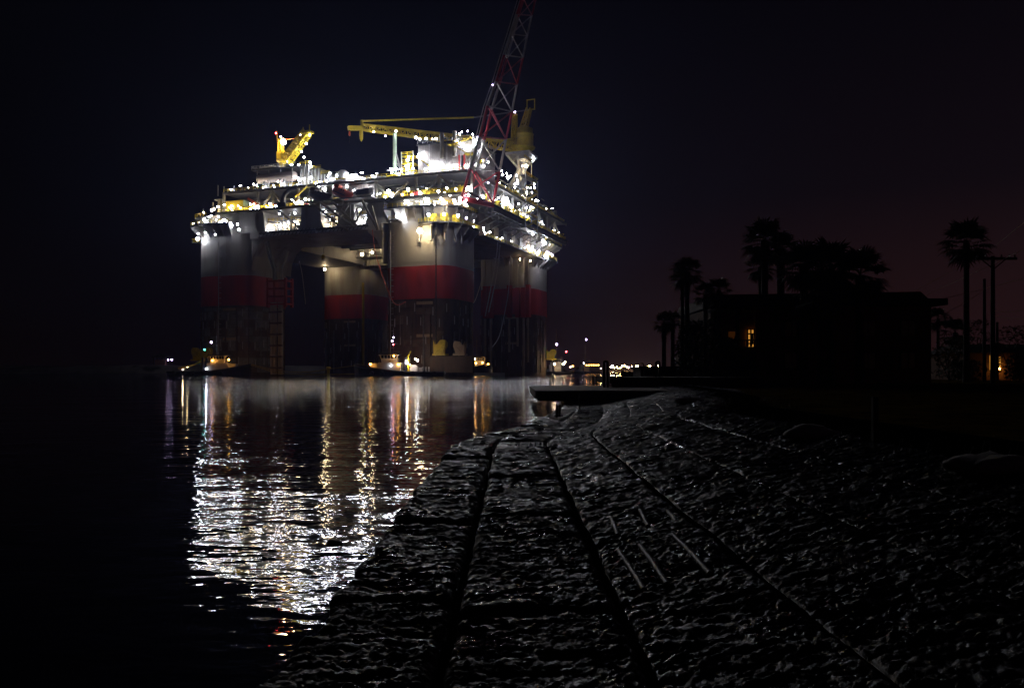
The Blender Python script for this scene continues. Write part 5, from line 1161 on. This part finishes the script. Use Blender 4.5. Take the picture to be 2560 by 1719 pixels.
for py in (834, 849, 858): MB().box(hx(1869, HI), hx(1885, HI), HD + .24, HD + .32, hz(py) - .05, hz(py) + .05).build('glazing_bar', M['wood'], dw)
MB().box(hx(1877.5, HI), hx(1881, HI), HD + .1, HD + .22, hz(860), hz(836)).build('balcony_chair', M['wood'], hs)
rl = MB(); rl.box(hx(1780), hx(1888), HD - 1.5, HD - 1.42, hz(852) - .04, hz(852) + .04); rl.build('balcony_rail', M['wood'], hs)
for k in range(24): MB().box(hx(1780 + k * 4.5) - .02, hx(1780 + k * 4.5) + .02, HD - 1.49, HD - 1.43, hz(867), hz(852)).build('baluster', M['wood'], hs)
MB().box(hx(1822, HI), hx(1846, HI), HD + .35, HD + .44, hz(866), hz(828)).build('window', M['roomdim'], hs)
for px in (1960, 2050, 2150, 2250):
    for py in (800, 880):
        fw = MB().box(hx(px), hx(px + 38), HD - .05, HD + .02, hz(py + 42), hz(py)).build('window', M['wood'], hs)
        for s_ in (0, 1): MB().box(hx(px + 2 + s_ * 18), hx(px + 18 + s_ * 18), HD - .08, HD - .052, hz(py + 40), hz(py + 2)).build('pane', M['glass'], fw)
# second house with lit porch at the far right
h2 = empty('cottage', (0, 0, 0), 0, 'small cottage at the right edge with an amber lit porch', 'cottage')
D2_ = 84.0
def cx2(px): return at(px, 900, D2_).x
def cz2(py): return at(1280, py, D2_).z
MB().box(cx2(2420), cx2(2640), D2_, D2_ + 8, .6, cz2(880)).build('wall', M['stucco'], h2)
MB().loft([[(cx2(2410), D2_ - 1, cz2(882)), (cx2(2650), D2_ - 1, cz2(882)), (cx2(2650), D2_ + 9, cz2(882)), (cx2(2410), D2_ + 9, cz2(882))], [(cx2(2440), D2_ + 3, cz2(858)), (cx2(2620), D2_ + 3, cz2(858)), (cx2(2620), D2_ + 5, cz2(858)), (cx2(2440), D2_ + 5, cz2(858))]]).build('roof', M['roof'], h2)
for a_, b_, t_, bt in ((2474, 2483, 888, 926), (2489, 2501, 892, 926)):
    w_ = MB().box(cx2(a_), cx2(b_), D2_ - .06, D2_ + .02, cz2(bt), cz2(t_)).build('window', M['room'], h2)
    MB().box(cx2((a_ + b_) / 2) - .04, cx2((a_ + b_) / 2) + .04, D2_ - .1, D2_ - .062, cz2(bt), cz2(t_)).build('frame', M['wood'], w_)
    MB().box(cx2(a_), cx2(b_), D2_ - .1, D2_ - .062, cz2((bt + t_) / 2) - .04, cz2((bt + t_) / 2) + .04).build('frame', M['wood'], w_)
put('porch_lamp', lens['amber'], h2, (cx2(2492), D2_ - .5, cz2(921)), (0, 0, 0), .12)

# ================================================================ palms, shrubs, poles, wires
def palm(px, py_top, d, crown_r, trunk_r, label, seed, lean=0.0, nf=34, skirt=True, group='palms around the dark house', zb=.75):
    crown_r *= 1.28; g_ = random.Random(seed); top = at(px, py_top, d); cz = top.z - crown_r * .78; bx = top.x - lean
    t = empty('palm_tree', (bx, d, zb), 0, label, 'palm tree', group); H = cz - zb
    pts = [(lean * (k / 5) ** 1.4, 0, H * k / 5) for k in range(6)]
    MB().tube(pts, [trunk_r * 1.25, trunk_r, trunk_r * .92, trunk_r * .88, trunk_r * .85, trunk_r * 1.05], 9).build('trunk', M['trunk'], t)
    C = Vector((lean, 0, H))
    if skirt:
        sk = MB()
        for k in range(46):
            a_ = g_.uniform(0, 6.28); z = H - g_.uniform(.1, min(1.5, H * .3)); r_ = trunk_r * .9; l_ = g_.uniform(.25, .6) * crown_r * .5
            e = Vector((lean + math.cos(a_) * (r_ + l_ * .35), math.sin(a_) * (r_ + l_ * .35), z - l_)); b_ = Vector((lean * .95 + math.cos(a_) * r_, math.sin(a_) * r_, z))
            w = Vector((-math.sin(a_), math.cos(a_), 0)) * .07
            sk.add([b_ - w, b_ + w, e], [(0, 1, 2)])
        sk.build('dead_frond_skirt', M['trunk'], t)
    cr_ = MB()
    for f_ in range(nf):
        a_ = f_ * 2.39996 + g_.uniform(-.3, .3); el_ = R(78 - 128 * (f_ + .5) / nf + g_.uniform(-10, 10))
        dr = Vector((math.cos(a_) * math.cos(el_), math.sin(a_) * math.cos(el_), math.sin(el_)))
        pl = crown_r * g_.uniform(.42, .58); hub = C + dr * pl + Vector((0, 0, -pl * .08))
        side = dr.cross(Vector((0, 0, 1))); side = side.normalized() if side.length > .05 else Vector((1, 0, 0)); upv = side.cross(dr)
        cr_.add([C - side * .03, C + side * .03, hub], [(0, 1, 2)])
        fl = crown_r * g_.uniform(.42, .56); nl = 15
        for k in range(nl):
            ph = R(-105 + 210 * k / (nl - 1)); dd = (dr * math.cos(ph) + side * math.sin(ph)); L_ = fl * (.62 + .38 * math.cos(ph * .8)) * g_.uniform(.85, 1.1)
            wv = (side * math.cos(ph) - dr * math.sin(ph)) * (fl * .062)
            mid = hub + dd * L_ * .55 + upv * .02; tip = hub + dd * L_ - Vector((0, 0, L_ * g_.uniform(.1, .32)))
            cr_.add([hub, mid - wv, tip, mid + wv], [(0, 1, 2, 3)])
    cr_.build('crown', M['frond'], t); return t
palm(1718, 641, 62, 1.25, .2, 'taller left palm with round crown standing apart from the house', 1)
palm(1706, 664, 64, .95, .16, 'slimmer palm directly behind the taller left palm', 2)
palm(1660, 778, 70, 1.0, .2, 'short leftmost palm in front of the harbour glow', 3)
palm(1682, 776, 71, .85, .19, 'short palm just right of the leftmost one', 4)
palm(1764, 704, 60, .95, .16, 'palm just left of the house roof, left of two', 5)
palm(1797, 692, 59, .95, .16, 'palm just left of the house roof, right of two', 6)
palm(1912, 546, 64, 1.75, .3, 'tall palm with the broadest double crown rising behind the house roof', 7, nf=44)
palm(1952, 580, 65, 1.35, .34, 'thick trunked palm right of the tall one behind the house roof', 8, nf=40)
palm(1902, 628, 66, 1.25, .22, 'thin trunked lower palm left behind the house roof', 9)
palm(2010, 604, 56, 1.7, .3, 'left crown of the dense palm clump over the roof', 10, nf=48)
palm(2075, 598, 57, 2.0, .3, 'middle crown of the dense palm clump over the roof', 11, nf=54)
palm(2150, 620, 56, 1.9, .3, 'right crown of the dense palm clump over the roof', 12, nf=50)
palm(2055, 668, 55, 1.8, .3, 'lowest crown of the dense palm clump in front of the roof', 13, nf=50)
palm(2416, 549, 66, 1.9, .24, 'tall lone palm beside the utility pole', 14, nf=46)
palm(2345, 768, 100, 1.4, .2, 'thin small palm at the right corner of the house', 15)
palm(2388, 792, 100, 1.9, .28, 'small palm between the house and the tall lone palm', 16)
def shrub(px, py_top, d, w, label, seed, group='shrubs at the right'):
    g_ = random.Random(seed); top = at(px, py_top, d); t = empty('shrub', (top.x, d, .75), 0, label, 'shrub', group); h = top.z - .75
    st = MB()
    for k in range(6): st.tube([(0, 0, 0), (g_.uniform(-w * .3, w * .3), g_.uniform(-.4, .4), h * .7)], .05, 5)
    st.build('stem', M['trunk'], t); lf = MB()
    for k in range(900):
        a_ = g_.uniform(0, 6.28); r_ = math.sqrt(g_.random()); z = h * (.08 + .92 * g_.random() ** .8); ww = w * (1 - (z / h - .45) ** 2 * 1.3) * (.8 + .4 * noise.noise((a_, z, seed)))
        c = Vector((math.cos(a_) * r_ * ww / 2, math.sin(a_) * r_ * ww / 2, z)); s_ = g_.uniform(.1, .26)
        u = Vector((g_.uniform(-1, 1), g_.uniform(-1, 1), g_.uniform(-1, 1))).normalized(); v = u.orthogonal().normalized()
        lf.add([c - u * s_, c - v * s_ * .35, c + u * s_, c + v * s_ * .35], [(0, 1, 2, 3)])
    lf.build('foliage', M['leafdark'], t); return t
shrub(1760, 800, 57, 3.2, 'tall dark shrub left of the house under the short palms', 21)
shrub(1720, 815, 58, 2.4, 'dark shrub at the foot of the taller left palm', 22)
shrub(1822, 845, 56, 2.4, 'dark shrub in front of the balcony', 23)
shrub(1855, 895, 54, 2.6, 'low dark shrub under the lit balcony door', 24)
shrub(2375, 850, 80, 4.2, 'rounded shrub at the right corner of the house', 25)
shrub(2440, 800, 88, 4.6, 'tall shrub behind the utility poles', 26)
shrub(2535, 815, 80, 5.2, 'large shrub at the right edge of the picture', 27)
shrub(2552, 885, 74, 3.0, 'low shrub right of the cottage porch', 28)
shrub(2415, 900, 72, 4.0, 'low shrub left of the cottage porch', 29)
def pole(px, top, d, r_, label, arm=None):
    a_ = at(px, top, d); t = empty('utility_pole', (a_.x, d, .7), 0, label, 'utility pole', 'utility poles at the right'); H = a_.z - .7
    MB().tube([(0, 0, 0), (0, 0, H)], [r_ * 1.2, r_ * .85], 9).build('shaft', M['wood'], t)
    if arm:
        MB().box(-1.35, 1.75, -.16, -.04, H - .3, H - .1).build('crossarm', M['wood'], t)
        for s_ in (-1, 1): MB().bar((s_ * .85, -.1, H - .3), (0, -.1, H - 1.0), .07).build('arm_brace', M['wood'], t)
        for x in (-1.2, -.6, .6, 1.2, 1.6): MB().lathe((x, -.1, H - .1), [(.05, 0), (.07, .1), (.04, .2)], 7).build('insulator', M['pipe'], t)
        MB().lathe((.34, -.1, H - 7.4), [(.2, 0), (.22, .8), (.1, .9)], 9).build('transformer', M['steel'], t)
    return t
pole(2482, 640, 62, .16, 'tallest utility pole with a braced crossarm', True)
pole(2461, 697, 70, .13, 'bare utility pole just left of the tallest one')
pole(2493, 805, 80, .13, 'shortest utility pole in front of the cottage')
GW = 'overhead wires at the right'
for i, (pts, lab) in enumerate((([(2285, 728, 85), (2420, 655, 72), (2482, 618, 62), (2562, 555, 40)], 'upper wire rising to the upper right corner of the house view'), ([(2300, 745, 85), (2482, 660, 62), (2562, 622, 50)], 'second wire rising above the crossarm to the right edge'),
    ([(2362, 745, 61), (2420, 732, 62), (2461, 722, 70), (2482, 714, 62)], 'service wire from the house eave to the bare pole'), ([(2365, 782, 61), (2420, 752, 64), (2461, 724, 70)], 'lower service wire from the house eave to the bare pole'),
    ([(2482, 718, 62), (2520, 706, 60), (2562, 696, 58)], 'wire leaving the tall pole to the right at crossarm brace height'), ([(2482, 776, 62), (2520, 780, 60), (2562, 774, 58)], 'lowest sagging wire right of the tall pole'), ([(2482, 788, 62), (2520, 795, 60), (2562, 797, 58)], 'thick cable sagging below the lowest wire'))):
    line('overhead_wire', [at(*p) for p in pts], .018, 'steel', lab, 'wire', GW)

# ================================================================ night haze round the floodlights
hz_ = MB().box(-2650, 2650, -90, 2650, -14.0, 150).build('haze', M['black']); hz_['kind'] = 'stuff'
hm = bpy.data.materials.new('night_haze'); hm.use_nodes = True
n = hm.node_tree; n.nodes.clear(); o_ = n.nodes.new('ShaderNodeOutputMaterial'); pv = n.nodes.new('ShaderNodeVolumePrincipled')
pv.inputs['Color'].default_value = (0.42, 0.5, 1.0, 1); pv.inputs['Density'].default_value = HAZE; pv.inputs['Anisotropy'].default_value = 0.55
n.links.new(pv.outputs[0], o_.inputs['Volume']); hz_.data.materials.clear(); hz_.data.materials.append(hm)

print('FLOOD', len([o for o in rig.children if o.name.startswith('floodlight')]))
